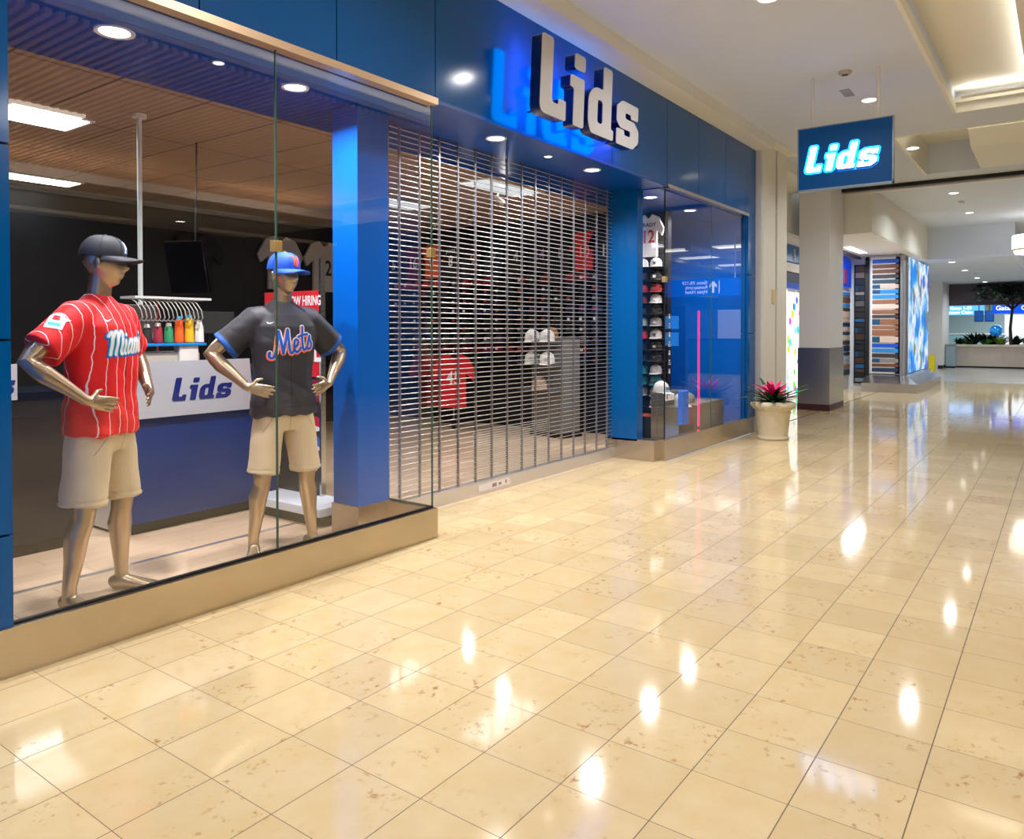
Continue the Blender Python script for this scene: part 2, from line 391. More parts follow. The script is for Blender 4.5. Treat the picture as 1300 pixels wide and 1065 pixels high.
# walls round the shop interior
b = MB(); b.box(-.6, 3.5, 0, -.5, 9.2, 3.3); b.box(-.6, 9.2, 0, 10.3, 9.3, 3.3); b.box(9.05, 4.9, 0, 9.15, 9.2, 3.3)
struct(b.build('wall_back', mat('shop_dark_wall', (26, 28, 34), .5)))
def ceil_tile_mat():
    m = bpy.data.materials.new('ceiling_tile'); m.use_nodes = True; g = NT(m); P, x, y, z = g.pos()
    ln = g.math('MAXIMUM', g.math('LESS_THAN', g.math('FRACT', g.math('DIVIDE', x, .61)), .03), g.math('LESS_THAN', g.math('FRACT', g.math('DIVIDE', y, 1.22)), .015))
    col = g.mix(ln, g.mix(g.noise(P, 60, 3), lin((150, 126, 108)), lin((170, 146, 126))), lin((96, 80, 70)))
    B = m.node_tree.nodes['Principled BSDF']; g.put(B.inputs['Base Color'], col); B.inputs['Roughness'].default_value = .8; return m
struct(MB().box(-.5, 4.55, 3.0, 10.3, 9.2, 3.1).build('ceiling', ceil_tile_mat()))

b = MB()
for x in (23.5, 27.5, 31.0): b.box(x, -6, 3.9, x+.25, .9, 4.0)
b.box(21.86, -2.4, 3.86, 34, -2.2, 4.0); b.box(21.86, -4.4, 3.86, 34, -4.2, 4.0); struct(b.build('trim_23', CREAM))
# ---- storefront cladding: blue panels with open seams
YF = 3.45
b = MB()
seam = [-1.2, -.2, 1.296, 2.13, 3.0, 3.857, 5.08, 6.33, 7.55, 8.41, 9.26, 10.05, 10.42]
g_ = .004
for i in range(len(seam)-1):
    x0, x1 = seam[i]+g_, seam[i+1]-g_
    zb = 2.965 if x0 > 1.0 and x1 < 10.2 else 2.965
    b.box(x0, YF, zb, x1, YF+.05, 3.87)
for z0, z1 in ((.0, .57), (.58, 1.36), (1.37, 2.15), (2.16, 2.96)):
    b.box(-1.2, YF, z0, 1.29, YF+.05, z1)                   # pier left of the first window
    b.box(10.12, YF, max(z0, .22), 10.41, YF+.05, z1)        # pier right of the second window
struct(b.build('wall_left', BLUE))
struct(MB().box(-1.2, YF+.03, 0, 1.29, YF+.09, 3.9).box(1.29, YF+.05, 2.965, 10.42, YF+.09, 3.9).box(10.12, YF+.052, .2, 10.42, YF+.09, 3.0).build('wall_left', NAVY))
# soffit over windows and door
b = MB(); b.box(1.25, YF+.09, 2.93, 3.87, 4.55, 2.96); b.box(3.87, YF, 2.94, 7.55, 4.6, 2.965); b.box(7.55, YF+.09, 2.93, 10.3, 4.55, 2.96)
b.box(-.5, 4.55, 2.93, 10.3, 4.6, 3.02)
struct(b.build('ceiling', mat('blue_soffit', (0, 66, 150), .3)))
# side walls of the display bays
b = MB(); b.box(1.20, YF+.06, 0, 1.29, 4.1, 2.95); b.box(10.15, YF+.06, 0, 10.25, 4.9, 2.95); b.box(9.15, 4.82, 0, 10.15, 4.9, 2.95)
struct(b.build('wall_right', BLUE_IN))
# blue columns and pier cladding at the door
b = MB(); b.box(3.54, 3.87, .205, 3.83, 4.12, 2.93); struct(b.build('wall_left', BLUE_IN))
b = MB(); b.box(7.43, 3.74, .205, 7.56, 4.12, 2.94); b.box(7.56, 4.0, .205, 7.9, 4.12, 2.94); struct(b.build('wall_right', BLUE))
# metal plinths
b = MB()
b.box(-1.2, 3.435, 0, 3.857, 3.515, .2); b.box(3.80, 3.44, 0, 3.857, 4.02, .199); b.box(3.53, 3.86, 0, 3.835, 4.13, .205)
struct(b.build('trim_10', BRONZE))
b = MB(); b.box(7.56, 3.465, 0, 10.43, 3.54, .225); b.box(7.43, 3.54, 0, 7.60, 4.13, .224)
struct(b.build('trim_11', mat('brushed_nickel', (200, 188, 172), .25, 1, aniso=(1, 1, 40), bump=.06, bscale=6)))
# rails above the glass
RAILM = mat('rail_satin', (226, 196, 160), .35, .7); RAILS = mat('rail_steel', (214, 206, 204), .25, .9)
struct(MB().box(1.29, 3.425, 2.922, 3.86, 3.50, 2.966).build('trim_12', RAILM))
struct(MB().box(7.56, 3.44, 2.935, 10.13, 3.50, 2.972).box(7.56, 3.44, 2.935, 7.60, 4.0, 2.94).build('trim_13', RAILS))
# windows
def pane(n, x0, y0, x1, y1, z0, z1):
    b = MB(); t = .010
    if abs(y1-y0) < 1e-6: b.quad((x0, y0, z0), (x1, y0, z0), (x1, y0, z1), (x0, y0, z1))
    else: b.quad((x0, y0, z0), (x0, y1, z0), (x0, y1, z1), (x0, y0, z1))
    return struct(b.build(n, GLASS))
ZT = 2.93
w = pane('window_1', 1.30, 3.475, 2.588, 3.475, .2, ZT); MB().box(2.586, 3.470, .2, 2.594, 3.481, ZT).build('glass_edge', GLASS_EDGE, w); MB().box(1.3, 3.465, .199, 2.6, 3.487, .211).build('frame', DARKM, w)
w = pane('window_2', 2.594, 3.475, 3.842, 3.475, .2, ZT); MB().box(2.6, 3.465, .199, 3.845, 3.487, .211).build('frame', DARKM, w)
w = pane('window_3', 3.845, 3.478, 3.845, 3.89, .2, ZT); MB().box(3.840, 3.470, .2, 3.849, 3.479, ZT).build('glass_edge', GLASS_EDGE, w); MB().box(3.838, 3.885, .2, 3.852, 3.90, ZT).build('frame', CHROME, w)
MB().box(3.838, 3.48, .199, 3.852, 3.9, .211).build('frame', DARKM, w)
w = pane('window_4', 7.60, 3.50, 8.93, 3.50, .225, ZT+.005); MB().box(8.927, 3.496, .225, 8.934, 3.505, ZT).build('glass_edge', GLASS_EDGE, w)
w = pane('window_5', 8.934, 3.50, 10.12, 3.50, .225, ZT+.005)
w = pane('window_6', 7.60, 3.503, 7.60, 3.75, .225, ZT); MB().box(7.594, 3.494, .225, 7.606, 3.505, ZT).build('glass_edge', DARKM, w)
for i, (x, y, z, wd) in enumerate(((2.59, 3.462, 1.862, .026), (3.838, 3.462, 1.93, .026), (7.60, 3.488, 1.955, .03))):
    tag(MB().box(x-wd, y-.008, z-.03, x+wd, y+.032, z+.03, bev=.003).build('glass_clamp', mat('clamp_brass', (226, 196, 130), .3, .8)),
        ['square brass clamp joining the two big panes above the blue cap', 'square brass clamp on the corner of the first shop window by the shutter', 'square clamp on the glass corner beside the wall of caps'][i], 'clamp', 'brass glass clamps')
struct(MB().box(10.10, 3.485, .22, 10.13, 3.52, 2.94).build('trim_14', BLUE))
# ---- white pilaster beside the shop
b = MB(); b.box(10.43, 3.38, 0, 10.47, 3.9, 3.9); struct(b.build('trim_15', GREYP))
b = MB(); b.box(10.47, 3.36, 0, 11.00, 3.9, 4.0); b.box(11.09, 3.36, 0, 11.55, 3.9, 4.0); struct(b.build('trim_16', mat('pilaster_paint', (224, 222, 208), .45)))
struct(MB().box(11.0, 3.42, 0, 11.09, 3.9, 3.9).build('trim_17', DARKM))
tag(MB().box(10.84, 3.335, 1.80, 10.96, 3.36, 1.98, bev=.006).build('wall_switch', mat('switch_plate', (214, 190, 140), .4)), 'small beige switch plate high on the white pilaster', 'switch')
# ---- opposite side of the mall (seen in the glass)
SLAT = mat('slat_wood', (214, 168, 132), .5)
b = MB(); x = -5.0
while x < 11.4: b.box(x, -6.1, 4.0, x+.052, .2, 4.05); x += .10
struct(b.build('ceiling', SLAT))
struct(MB().box(-7, -6.1, 4.10, 11.5, .2, 4.14).build('ceiling', mat('slat_backing', (70, 52, 44), .7)))
b = MB(); b.box(-7, -6.3, 3.85, 11.5, -6.1, 4.2); b.box(-7, -7.2, 3.75, 11.5, -7.0, 3.95); struct(b.build('trim_18', WHITE))
b = MB(); b.box(-7, -7.1, 3.85, 11.5, -6.2, 3.9); struct(b.build('ceiling', mat('grey_soffit', (130, 126, 118), .6)))
b = MB(); b.box(-7, -9.8, 3.75, 11.5, -7.1, 3.8); b.box(11.5, -6.1, 3.75, 11.7, -3.6, 4.2); struct(b.build('ceiling', CREAM))
b = MB(); b.box(-7, -10, 0, 11.7, -9.8, 3.75); b.box(11.5, -9.8, 0, 11.7, -3.6, 3.75); struct(b.build('wall_right', mat('opposite_shop', (20, 26, 30), .3)))
b = MB(); b.box(14.85, -6.2, 0, 34, -6.0, 2.9); struct(b.build('wall_right', mat('opposite_blue', (16, 44, 92), .3)))
b = MB(); b.box(11.7, -6.2, 2.9, 34, -6.0, 4.0); b.box(11.7, -6.0, 3.5, 34, -5.6, 3.6); struct(b.build('trim_19', WHITE))

# ================================================================== LIGHTS
ORD = ['first', 'second', 'third', 'fourth', 'fifth', 'sixth', 'seventh', 'eighth', 'ninth', 'tenth', 'eleventh', 'twelfth', 'thirteenth', 'fourteenth', 'fifteenth', 'sixteenth']
for i, (x, y) in enumerate([(9.32, 1.81), (12.14, 1.78), (16.54, 1.73), (19.5, 1.73), (6.01, 1.9), (2.9, 1.9), (-.2, 1.9), (-3.3, 1.9)]):
    lb = ['round downlight in the ceiling just behind the hanging blue sign', 'round downlight in the ceiling right of the hanging blue sign', 'round downlight just past the dark slot in the ceiling beam', 'round downlight near the step down to the lower ceiling'][i] if i < 4 else 'round downlight in the corridor ceiling out of view, %s back from the hanging sign' % ORD[i-4]
    downlight(x, y, Z-.001, .085, P_CORR, lb, 'downlights along the corridor', col=(.93, .96, 1))
for i, (x, y) in enumerate([(22.9, 2.42), (26.3, 2.44), (30.3, 2.45), (32.9, 2.42)]):
    downlight(x, y, 3.199, .09, P_FAR, 'round downlight in the lowered far ceiling, %s from the camera' % ORD[i], 'downlights in the lowered ceiling', col=(.85, .93, 1))
for i, (x, y, rr, pw, lb) in enumerate([
    (1.96, 3.94, .085, P_SOFFIT, 'large round downlight above the mannequin in the red jersey'),
    (3.07, 3.92, .075, P_SOFFIT, 'large round downlight above the mannequin in the blue cap'),
    (2.53, 3.91, .03, 0, 'small round sensor light between the two big window downlights'),
    (4.85, 3.69, .075, P_SOFFIT, 'round downlight over the left end of the closed shutter'),
    (5.62, 3.70, .035, 0, 'small round fitting in the soffit, middle of the three over the shutter'),
    (6.34, 3.67, .075, P_SOFFIT, 'round downlight over the right end of the closed shutter'),
    (7.98, 3.85, .075, P_SOFFIT*.7, 'round downlight above the wall of caps in the right window'),
    (9.15, 3.87, .075, P_SOFFIT*.7, 'round downlight in the right window nearest the planter')]):
    downlight(x, y, 2.929 if y > 3.8 else 2.939, rr, pw, lb, 'shop soffit lights', col=(1, .95, .95), m=LAMPB)
# shop troffers
for i, (x0, y0, x1, y1) in enumerate([(1.85, 6.02, 2.8, 6.42), (3.1, 8.6, 3.9, 8.9), (6.3, 6.6, 7.3, 7.0), (6.3, 4.9, 7.3, 5.3)]):
    t = thing('ceiling_panel_light', ['bright rectangular ceiling panel above the red-jersey mannequin', 'rectangular ceiling panel far back at the left of the shop', 'rectangular ceiling panel deep behind the shutter', 'rectangular ceiling panel just inside the shutter'][i], 'ceiling light', ((x0+x1)/2, (y0+y1)/2, 3.0), 0, 'shop ceiling panels')
    hx, hy = (x1-x0)/2, (y1-y0)/2
    MB().box(-hx-.03, -hy-.03, -.008, hx+.03, hy+.03, .0).build('frame', RIM, t)
    MB().box(-hx, -hy, -.014, hx, hy, -.009).build('diffuser', PANELGLOW if i < 2 else em('dim_troffer', (190, 200, 205), .8), t)
    if i in (0, 2, 3): lamp((0, 0, -.02), P_STORE if i == 0 else P_STORE*.16, (.95, .97, 1), hx*2, t, 160, shape='RECTANGLE', size_y=hy*2)
# cove lamps in the coffers; the long unseen one is added to brighten the ceiling
def cove(x0, x1, y0, y1, z, pw, rot, lb, col=(1, .95, .87)):
    t = thing('recess_uplight', lb, 'ceiling light', ((x0+x1)/2, (y0+y1)/2, z)); hx, hy = (x1-x0)/2, (y1-y0)/2
    MB().box(-hx, -hy, -.02, hx, hy, 0).build('housing', WHITE, t)
    lamp((0, 0, .012), pw, col, max(.03, 2*hx-.02), t, 180, rot=(pi, 0, 0), shape='RECTANGLE', size_y=max(.03, 2*hy-.02))
cove(10.16, 10.26, -3.5, 1.0, 4.12, P_COVE, None, 'linear cove light at the end of the corridor ceiling recess')
cove(11.36, 11.44, -3.5, 1.8, 4.30, P_COVE*2.2, None, 'linear cove light in the second ceiling recess')
cove(-6, 10, .25, .35, 4.08, P_COVE*2.2, None, 'long unseen uplight added along the ceiling recess')
# square panels and uplights added across the mall for general and ceiling light
for i, (x, y, z) in enumerate([(-4, -3, 3.98), (0, -3, 3.98), (4, -3, 3.98)]):
    t = thing('ceiling_panel_light', 'square fill panel added in the slatted ceiling, %s from the left' % ORD[i], 'ceiling light', (x, y, z), 0, 'added slat ceiling fill panels')
    MB().box(-.4, -.4, -.01, .4, .4, .03).build('diffuser', em('square_fill_panel', (255, 240, 220), 3), t); lamp((0, 0, -.02), P_OPP, (.95, .97, 1), .75, t, 170, shape='SQUARE')
for i, x in enumerate((-3, 1, 5, 9)):
    downlight(x, -8.4, 3.749, .11, 30, 'round downlight under the opposite cream ceiling, %s from the left' % ORD[i], 'opposite downlights')
    t = thing('fill_uplight', 'long fill uplight added near the opposite bulkhead, %s from the left' % ORD[i], 'light', (x, -5.2, 3.2), 0, 'added fill uplights')
    MB().box(-1.5, -.05, -.05, 1.5, .05, 0).build('housing', WHITE, t); lamp((0, 0, .01), 45, (1, .85, .7), 2.9, t, 180, rot=(pi, 0, 0), shape='RECTANGLE', size_y=.08)
for x in (38, 44, 49):
    t = thing('ceiling_panel_light', 'panel light in the ceiling of the far hall', 'ceiling light', (x, 1.5, 3.09), 0, 'far hall ceiling panels'); MB().box(-.6, -1.5, -.01, .6, 1.5, 0).build('diffuser', em('hall_panel', (225, 240, 255), 2.5), t)
    lamp((0, 0, -.02), 90, (.85, .93, 1), 1.1, t, 170, shape='RECTANGLE', size_y=2.8)
lamp_sh = thing('ceiling_panel_light', 'panel light over the striped shelf alcove', 'ceiling light', (18.0, 3.75, 3.178)); MB().box(-.8, -.08, -.01, .8, .08, 0).build('diffuser', em('alcove_panel', (230, 238, 255), 1.6), lamp_sh)
lamp((0, 0, -.02), 45, (.9, .94, 1), 1.5, lamp_sh, 170, shape='RECTANGLE', size_y=.15)
#@@PART2
# ================================================================== ROLLING SHUTTER
gt = thing('rolling_shutter', 'closed see-through metal rolling shutter across the shop door', 'security gate', (3.86, 4.05, 0))
rod_me = MB().tube([(0, 0, 0), (3.58, 0, 0)], .0035, 8).mesh('rod', GATEM, 60)
z = .135; k = 0
while z < 2.93:
    o = link('rod', rod_me, gt); o.location = (0, 0, z); z += .0415; k += 1
rod_s = MB().tube([(0, 0, 0), (1.15, 0, 0)], .0035, 8).mesh('rod', GATEM, 60)
z = .135+.0207
while z < .55:
    o = link('rod', rod_s, gt); o.location = (1.13, 0, z); z += .0415
linkx = [.0, .22, .44, .67, .90, 1.13, 1.355, 1.58, 1.81, 2.03, 2.26, 2.49, 2.72, 2.95, 3.19, 3.42]
vm = MB()
zz = .12
while zz < 2.92: vm.box(-.009, -.008, zz, .009, .008, zz+.036); zz += .0415
vm.box(-.004, -.010, .1, .004, -.006, 2.94)
v_me = vm.mesh('link_column', mat('link_steel', (170, 168, 172), .3, .9))
for x in linkx:
    o = link('link_column', v_me, gt); o.location = (x+.04, 0, 0)
MB().box(0, -.03, 0, 3.6, .03, .115, bev=.006).build('bottom_bar', mat('bar_aluminium', (222, 220, 224), .3, .8), gt)
st = MB().box(1.17, -.034, .03, 1.62, -.031, .085).build('sticker', mat('sticker_paper', (226, 222, 222), .5), gt)
MB().box(1.36, -.036, .045, 1.42, -.034, .075).build('print', mat('sticker_print', (150, 120, 130), .5), st)
MB().box(1.45, -.036, .05, 1.49, -.034, .07).build('print', mat('sticker_print', (150, 120, 130), .5), st)
MB().box(1.55, -.036, .05, 1.565, -.034, .08).build('print', mat('sticker_red', (200, 40, 50), .5), st)
for x in (-.012, 3.585): MB().box(x, -.035, 0, x+.025, .035, 2.94).build('guide_rail', CHROME, gt)

# ================================================================== SHOP SIGN
sg = thing('shop_sign', 'big white channel letters with blue light behind, above the shutter', 'sign', (4.73, 3.20, 3.03))
H = .60
for key in 'Lids':
    me = logo_mesh(key, H, .045, tilt=.07, mats=mat('letter_side', (6, 30, 90), .25, coat=.5), sx=1.19)
    lt = place('letter', me, (4.70, 3.22, 3.035), XR, parent=sg); sg.matrix_basis = Matrix.Translation((4.73, 3.20, 3.03))
    fm = logo_mesh(key, H, .003, tilt=.07, mats=LETTERW, sx=1.19); fo = link('letter_face', fm, lt); fo.location = (0, 0, .048); fo['label'] = 'off-white letter face'
    bm_ = logo_mesh(key, H, .002, tilt=.07, off=-.012, mats=BLUEGLOW, sx=1.19); bo = link('back_light', bm_, lt); bo.location = (0, 0, -.049); bo['label'] = 'glowing blue light strip behind the letter'
for lt in list(sg.children):
    lt.matrix_basis = sg.matrix_basis.inverted() @ frame(None, (4.70, 3.22, 3.035), XR)
for x in (4.95, 5.6, 6.2, 6.5): MB().tube([(x-4.73, .07, .1), (x-4.73, .25, .1)], .008, 8).build('standoff', DARKM, sg)

# hanging blade sign
bs = thing('hanging_sign', 'blue hanging sign box with glowing white letters on two white rods', 'sign', (8.2, 1.82, 2.84))
MB().box(-.03, -.445, .02, .03, .44, .65).build('panel', mat('sign_blue', (0, 82, 152), .35, spec=.25), bs)
MB().box(-.034, -.455, 0, .034, .45, .02).box(-.034, -.455, .645, .034, .45, .655).box(-.034, .44, 0, .034, .452, .655).box(-.034, -.455, 0, .034, -.445, .655).build('frame', mat('sign_frame', (150, 165, 180), .3, .6), bs)
for y in (-.31, .31): MB().tube([(0, y, .655), (0, y, 1.16)], .017, 12).build('rod', mat('rod_white', (226, 222, 222), .4), bs, 50)
h = .262; SX = 1.14
wtot = 2.24*h*SX
for nm, off, mt, dx in (('halo', .017, CYANGLOW, -.0325), ('lettering', -.001, WHITEGLOW, -.036)):  # halo: the letters' glow on the panel, put in as a cyan outline
    lps = [[(x*h*SX, y*h) for x, y in lp] for k in 'Lids' for lp in LOGO[k]]
    me = curve_mesh('l', lps, .0015, mt, tilt=.22, off=off)
    o = link(nm, me, bs); o.matrix_basis = frame(None, (dx, wtot/2+.04, .19), YR)
    o2 = link(nm, me, bs); o2.matrix_basis = frame(None, (-dx, -wtot/2-.04, .19), (0, 1, 0))
lamp((-.5, 0, .3), 1.5, (.5, .8, 1), .5, bs, 180, rot=(0, pi/2, 0), shape='SQUARE') if False else None

# ================================================================== MANNEQUINS
def remeshed(bm_mb, voxel, smooth_it=3, disp=None):
    me = bm_mb.mesh('tmp'); o = bpy.data.objects.new('tmp', me); C.objects.link(o)
    m = o.modifiers.new('r', 'REMESH'); m.mode = 'VOXEL'; m.voxel_size = voxel
    if smooth_it:
        s_ = o.modifiers.new('s', 'SMOOTH'); s_.iterations = smooth_it; s_.factor = .5
    dg = bpy.context.evaluated_depsgraph_get(); dg.update()
    out = bpy.data.meshes.new_from_object(o.evaluated_get(dg)); bpy.data.objects.remove(o); bpy.data.meshes.remove(me)
    if disp:
        ns = [v.normal.copy() for v in out.vertices]
        for v, n in zip(out.vertices, ns): v.co += n*disp(v.co)
    shade(out, 180); return out
from mathutils import noise as MN
def head_into(b, c, yaw):
    """a head with brow, eyes, nose, lips, chin and ears; c = centre"""
    n, m = 56, 44; R_ = Matrix.Rotation(yaw, 3, 'Z'); rings = []
    for j in range(1, m):
        ph = -pi/2+pi*j/m; ring = []
        for k in range(n):
            th = k*2*pi/n
            d = Vector((cos(ph)*cos(th), cos(ph)*sin(th), sin(ph)))
            x, y, z = d.x*.098, d.y*.077, d.z*.128
            if z < 0:
                t = min(1, -z/.128); y *= 1-.34*t**1.3
                if x < 0: x *= 1-.55*t
                x += .014*t
            if z > .02: x *= 1.03; 
            G = lambda yy, zz, sy, sz: math.exp(-((y-yy)/sy)**2-((z-zz)/sz)**2)
            if d.x > 0:
                x += .024*G(0, -.022, .011, .022)+.010*G(0, -.032, .019, .010)      # nose
                x += .010*G(0, .022, .05, .012)                                       # brow
                x -= .015*(G(.031, .004, .016, .014)+G(-.031, .004, .016, .014))    # sockets
                x += .006*(G(.031, .002, .009, .007)+G(-.031, .002, .009, .007))    # lids
                x += .009*G(0, -.063, .022, .006)+.009*G(0, -.075, .019, .007)-.004*G(0, -.069, .024, .003)
                x += .010*G(0, -.108, .022, .014)-.004*G(0, -.090, .03, .006)
                x += .004*(G(.045, -.03, .014, .02)+G(-.045, -.03, .014, .02))
            ring.append(b.bm.verts.new(R_ @ Vector((x, y, z))+Vector(c)))
        rings.append(ring)
    for i in range(len(rings)-1):
        for k in range(n): b._f([rings[i][k], rings[i][(k+1) % n], rings[i+1][(k+1) % n], rings[i+1][k]])
    b._f(rings[0][::-1]); b._f(rings[-1])
    for s in (-1, 1):
        pc = R_ @ Vector((-.008, s*.078, -.008))+Vector(c)
        b.tube([pc+R_ @ Vector((0, -s*.01, 0)), pc, pc+R_ @ Vector((-.006, s*.010, 0))], [.014, .016, .014], 12, ry=[.028, .031, .026], up=R_ @ Vector((1, 0, 0)))
def hand_into(b, wrist, mid, tipdir, s):
    """palm and five separate fingers; s=+1 left"""
    W_, Mv = Vector(wrist), Vector(mid); d = (Mv-W_).normalized()
    upv = Vector((0, 0, 1)); upv = (upv-d*upv.dot(d)).normalized(); nrm = d.cross(upv)
    if nrm.x < 0: nrm = -nrm                                 # nrm: away from the body, outwards/forward
    b.tube([W_-d*.02, W_+d*.02, W_+d*.06, W_+d*.092], [.021, .028, .037, .038], 14, ry=[.018, .015, .014, .011], up=upv)
    td = Vector(tipdir).normalized()
    for i, (o_, L, bend, rr) in enumerate(((.030, .070, .0, .0085), (.011, .080, .05, .0088), (-.009, .074, .1, .0085), (-.028, .058, .2, .0075))):
        base = W_+d*.085+upv*o_
        dd = (d+upv*(o_*3.2)).normalized(); p1 = base+dd*L*.45
        d2 = (dd*.8+td*.5).normalized(); p2 = p1+d2*L*.32; d3 = (dd*.5+td*.8).normalized(); p3 = p2+d3*L*.25
        b.tube([base-dd*.01, base+dd*.01, p1, p2, p3, p3+d3*.006], [rr*1.1, rr*1.08, rr, rr*.92, rr*.8, rr*.45], 10)
    tb = W_+d*.03+upv*.022
    b.tube([tb, tb+(upv*.9+d*.45-nrm*.35).normalized()*.035, tb+(upv*.75+d*.7-nrm*.5).normalized()*.066, tb+(upv*.7+d*.8-nrm*.55).normalized()*.072], [.013, .012, .009, .005], 10)
def make_mannequin(x, y, facing, head_yaw, labels, style):
    t = thing('mannequin', labels[0], 'mannequin', (x, y, 0), facing)
    b = MB()
    # trunk
    b.loft([((0, 0, .80), .06, .09), ((0, 0, .86), .09, .13), ((-.005, 0, .95), .10, .15), ((0, 0, 1.06), .095, .145), ((.005, 0, 1.18), .10, .15), ((.01, 0, 1.33), .115, .175), ((0, 0, 1.45), .105, .175), ((-.01, 0, 1.52), .08, .15), ((-.012, 0, 1.56), .06, .085)], 32)
    b.tube([(-.018, 0, 1.50), (-.010, 0, 1.58), (.002, 0, 1.66), (.008, 0, 1.70)], [.066, .058, .055, .056], 20)
    head_into(b, (.018, 0, 1.755), head_yaw)
    feet = style['feet']
    for s in (-1, 1):
        fx, fy = feet[s]
        hip = Vector((0, s*.088, .90)); knee = Vector((fx*.55+.025, s*.088+(fy-s*.088)*.55, .50)); ank = Vector((fx-.01, fy, .085))
        cf = knee.lerp(ank, .32)+Vector((-.016, s*.004, 0)); th = hip.lerp(knee, .45)+Vector((.012, s*.012, 0))
        b.tube([hip, th, knee+Vector((-.002, 0, .07)), knee, knee+Vector((-.008, 0, -.06)), cf, knee.lerp(ank, .62)+Vector((-.008, 0, 0)), ank+Vector((0, 0, .03)), ank+Vector((0, 0, -.03))],
               [.070, .070, .058, .056, .052, .062, .047, .034, .036], 20, ry=[.066, .068, .056, .054, .050, .056, .042, .033, .034], up=(1, 0, 0))
        R_ = Matrix.Rotation(s*style['splay'], 3, 'Z')
        def fp(a, h): return Vector((fx, fy, 0))+R_ @ Vector((a, 0, 0))+Vector((0, 0, h))
        sd = R_ @ Vector((0, 1, 0))
        secs = [(-.065, .030, .026, .022), (-.055, .036, .034, .034), (-.01, .045, .036, .044), (.05, .034, .040, .033), (.10, .026, .046, .024), (.15, .018, .046, .017), (.175, .014, .040, .013)]
        b.tube([fp(a, h+.002) for a, h, w_, hh in secs], [q[2] for q in secs], 18, ry=[q[3] for q in secs], up=sd)
        for q, (oy, L, rr) in enumerate(((.028, .045, .013), (.010, .042, .010), (-.006, .036, .009), (-.021, .030, .0085), (-.034, .022, .008))):
            pb = fp(.155, .014)+sd*(-s*oy); dd = R_ @ Vector((1, 0, 0))
            b.tube([pb, pb+dd*L*.6+Vector((0, 0, .001)), pb+dd*L+Vector((0, 0, -.003))], [rr, rr, rr*.6], 8)
        # arm: shoulder, elbow out, hand on the hip
        sh = Vector((-.012, s*.185, 1.485)); el = Vector((-.075, s*.425, 1.262)); wr = Vector((.105, s*.262, 1.065)); kn = Vector((.165, s*.165, 1.035))
        b.tube([sh+Vector((.005, -s*.07, -.01)), sh, sh.lerp(el, .25)+Vector((0, 0, -.004)), sh.lerp(el, .6), sh.lerp(el, .88), el, el.lerp(wr, .14), el.lerp(wr, .32)+Vector((-.003, s*.004, -.002)), el.lerp(wr, .7), wr, wr.lerp(kn, .2)],
               [.056, .058, .054, .051, .044, .041, .045, .046, .033, .025, .026], 18)
        hand_into(b, wr, kn, (-.05, -s*.9, -.1), s)
    body = remeshed(b, .0052, 3); body.materials.append(SKIN)
    link('body', body, t)
    # jersey: body, sleeves and hem grown as one cloth surface
    b = MB()
    zh = .875
    b.loft([((0, 0, zh), .150, .205, 2.3), ((0, 0, .97), .146, .200, 2.3), ((0, 0, 1.08), .136, .184, 2.3), ((.003, 0, 1.20), .138, .190, 2.3), ((.005, 0, 1.33), .146, .205, 2.3), ((0, 0, 1.43), .138, .210, 2.2), ((-.008, 0, 1.50), .112, .195), ((-.014, 0, 1.545), .082, .13), ((-.016, 0, 1.575), .066, .082), ((-.018, 0, 1.592), .056, .066)], 40)
    for s in (-1, 1):
        sh = Vector((-.012, s*.165, 1.47)); el = Vector((-.075, s*.425, 1.262)); e2 = sh.lerp(el, .70)
        b.tube([sh+Vector((0, -s*.05, .0)), sh+Vector((0, 0, -.005)), sh.lerp(el, .3)+Vector((0, 0, -.012)), sh.lerp(el, .52)+Vector((0, 0, -.018)), e2+Vector((0, 0, -.020))], [.092, .093, .087, .082, .084], 24, ry=[.088, .094, .092, .092, .098], up=(1, 0, 0))
    se = style['seed']
    def wr_(co):
        w_ = min(1, max(0, (1.52-co.z)/.25))
        q = Vector((co.x*3.2, co.y*9, co.z*2.2+se)); v = MN.noise(q)*.012
        v += abs(MN.noise(Vector((co.x*7, co.y*6+co.z*9, se*3+co.z*4))))*.012
        drape = .004*sin(math.atan2(co.y, co.x)*9+3*co.z+se)*min(1, max(0, (1.15-co.z)/.2))
        return (v+drape)*(.35+.65*w_)
    jm = remeshed(b, .0078, 4, wr_)
    for m_ in style['jersey_mats']: jm.materials.append(m_)
    # sleeve cuffs and hem colouring by face
    for p in jm.polygons:
        c_ = p.center; s = 1 if c_.y > 0 else -1
        sh = Vector((-.012, s*.165, 1.47)); el = Vector((-.075, s*.425, 1.262)); ax = (el-sh); tt = (c_-sh).dot(ax)/ax.length_squared
        p.material_index = 1 if (len(style['jersey_mats']) > 1 and abs(c_.y) > .2 and c_.z > 1.2 and tt > .645) else 0
    jo = link('jersey', jm, t); jo['label'] = labels[1]
    bv = BVHTree.FromPolygons([v.co for v in jm.vertices], [p.vertices for p in jm.polygons])
    def decal(name, me, centre, mt, lift, axis='x', parent=jo, bvh=None, cell=.006, rot=0, origin=None, direction=None, arc=0):
        """flat mesh (local x,y) laid on the cloth in front of it"""
        bm2 = bmesh.new(); bm2.from_mesh(me); bmesh.ops.triangulate(bm2, faces=bm2.faces)
        xs = [v.co.x for v in bm2.verts]; ys = [v.co.y for v in bm2.verts]
        for lo, hi, nrm in ((min(xs), max(xs), (1, 0, 0)), (min(ys), max(ys), (0, 1, 0))):
            q = lo+cell
            while q < hi:
                bmesh.ops.bisect_plane(bm2, geom=bm2.verts[:]+bm2.edges[:]+bm2.faces[:], plane_co=Vector(nrm)*q, plane_no=nrm); q += cell
        B = bvh or bv; D = Vector(direction) if direction else Vector((-1, 0, 0))
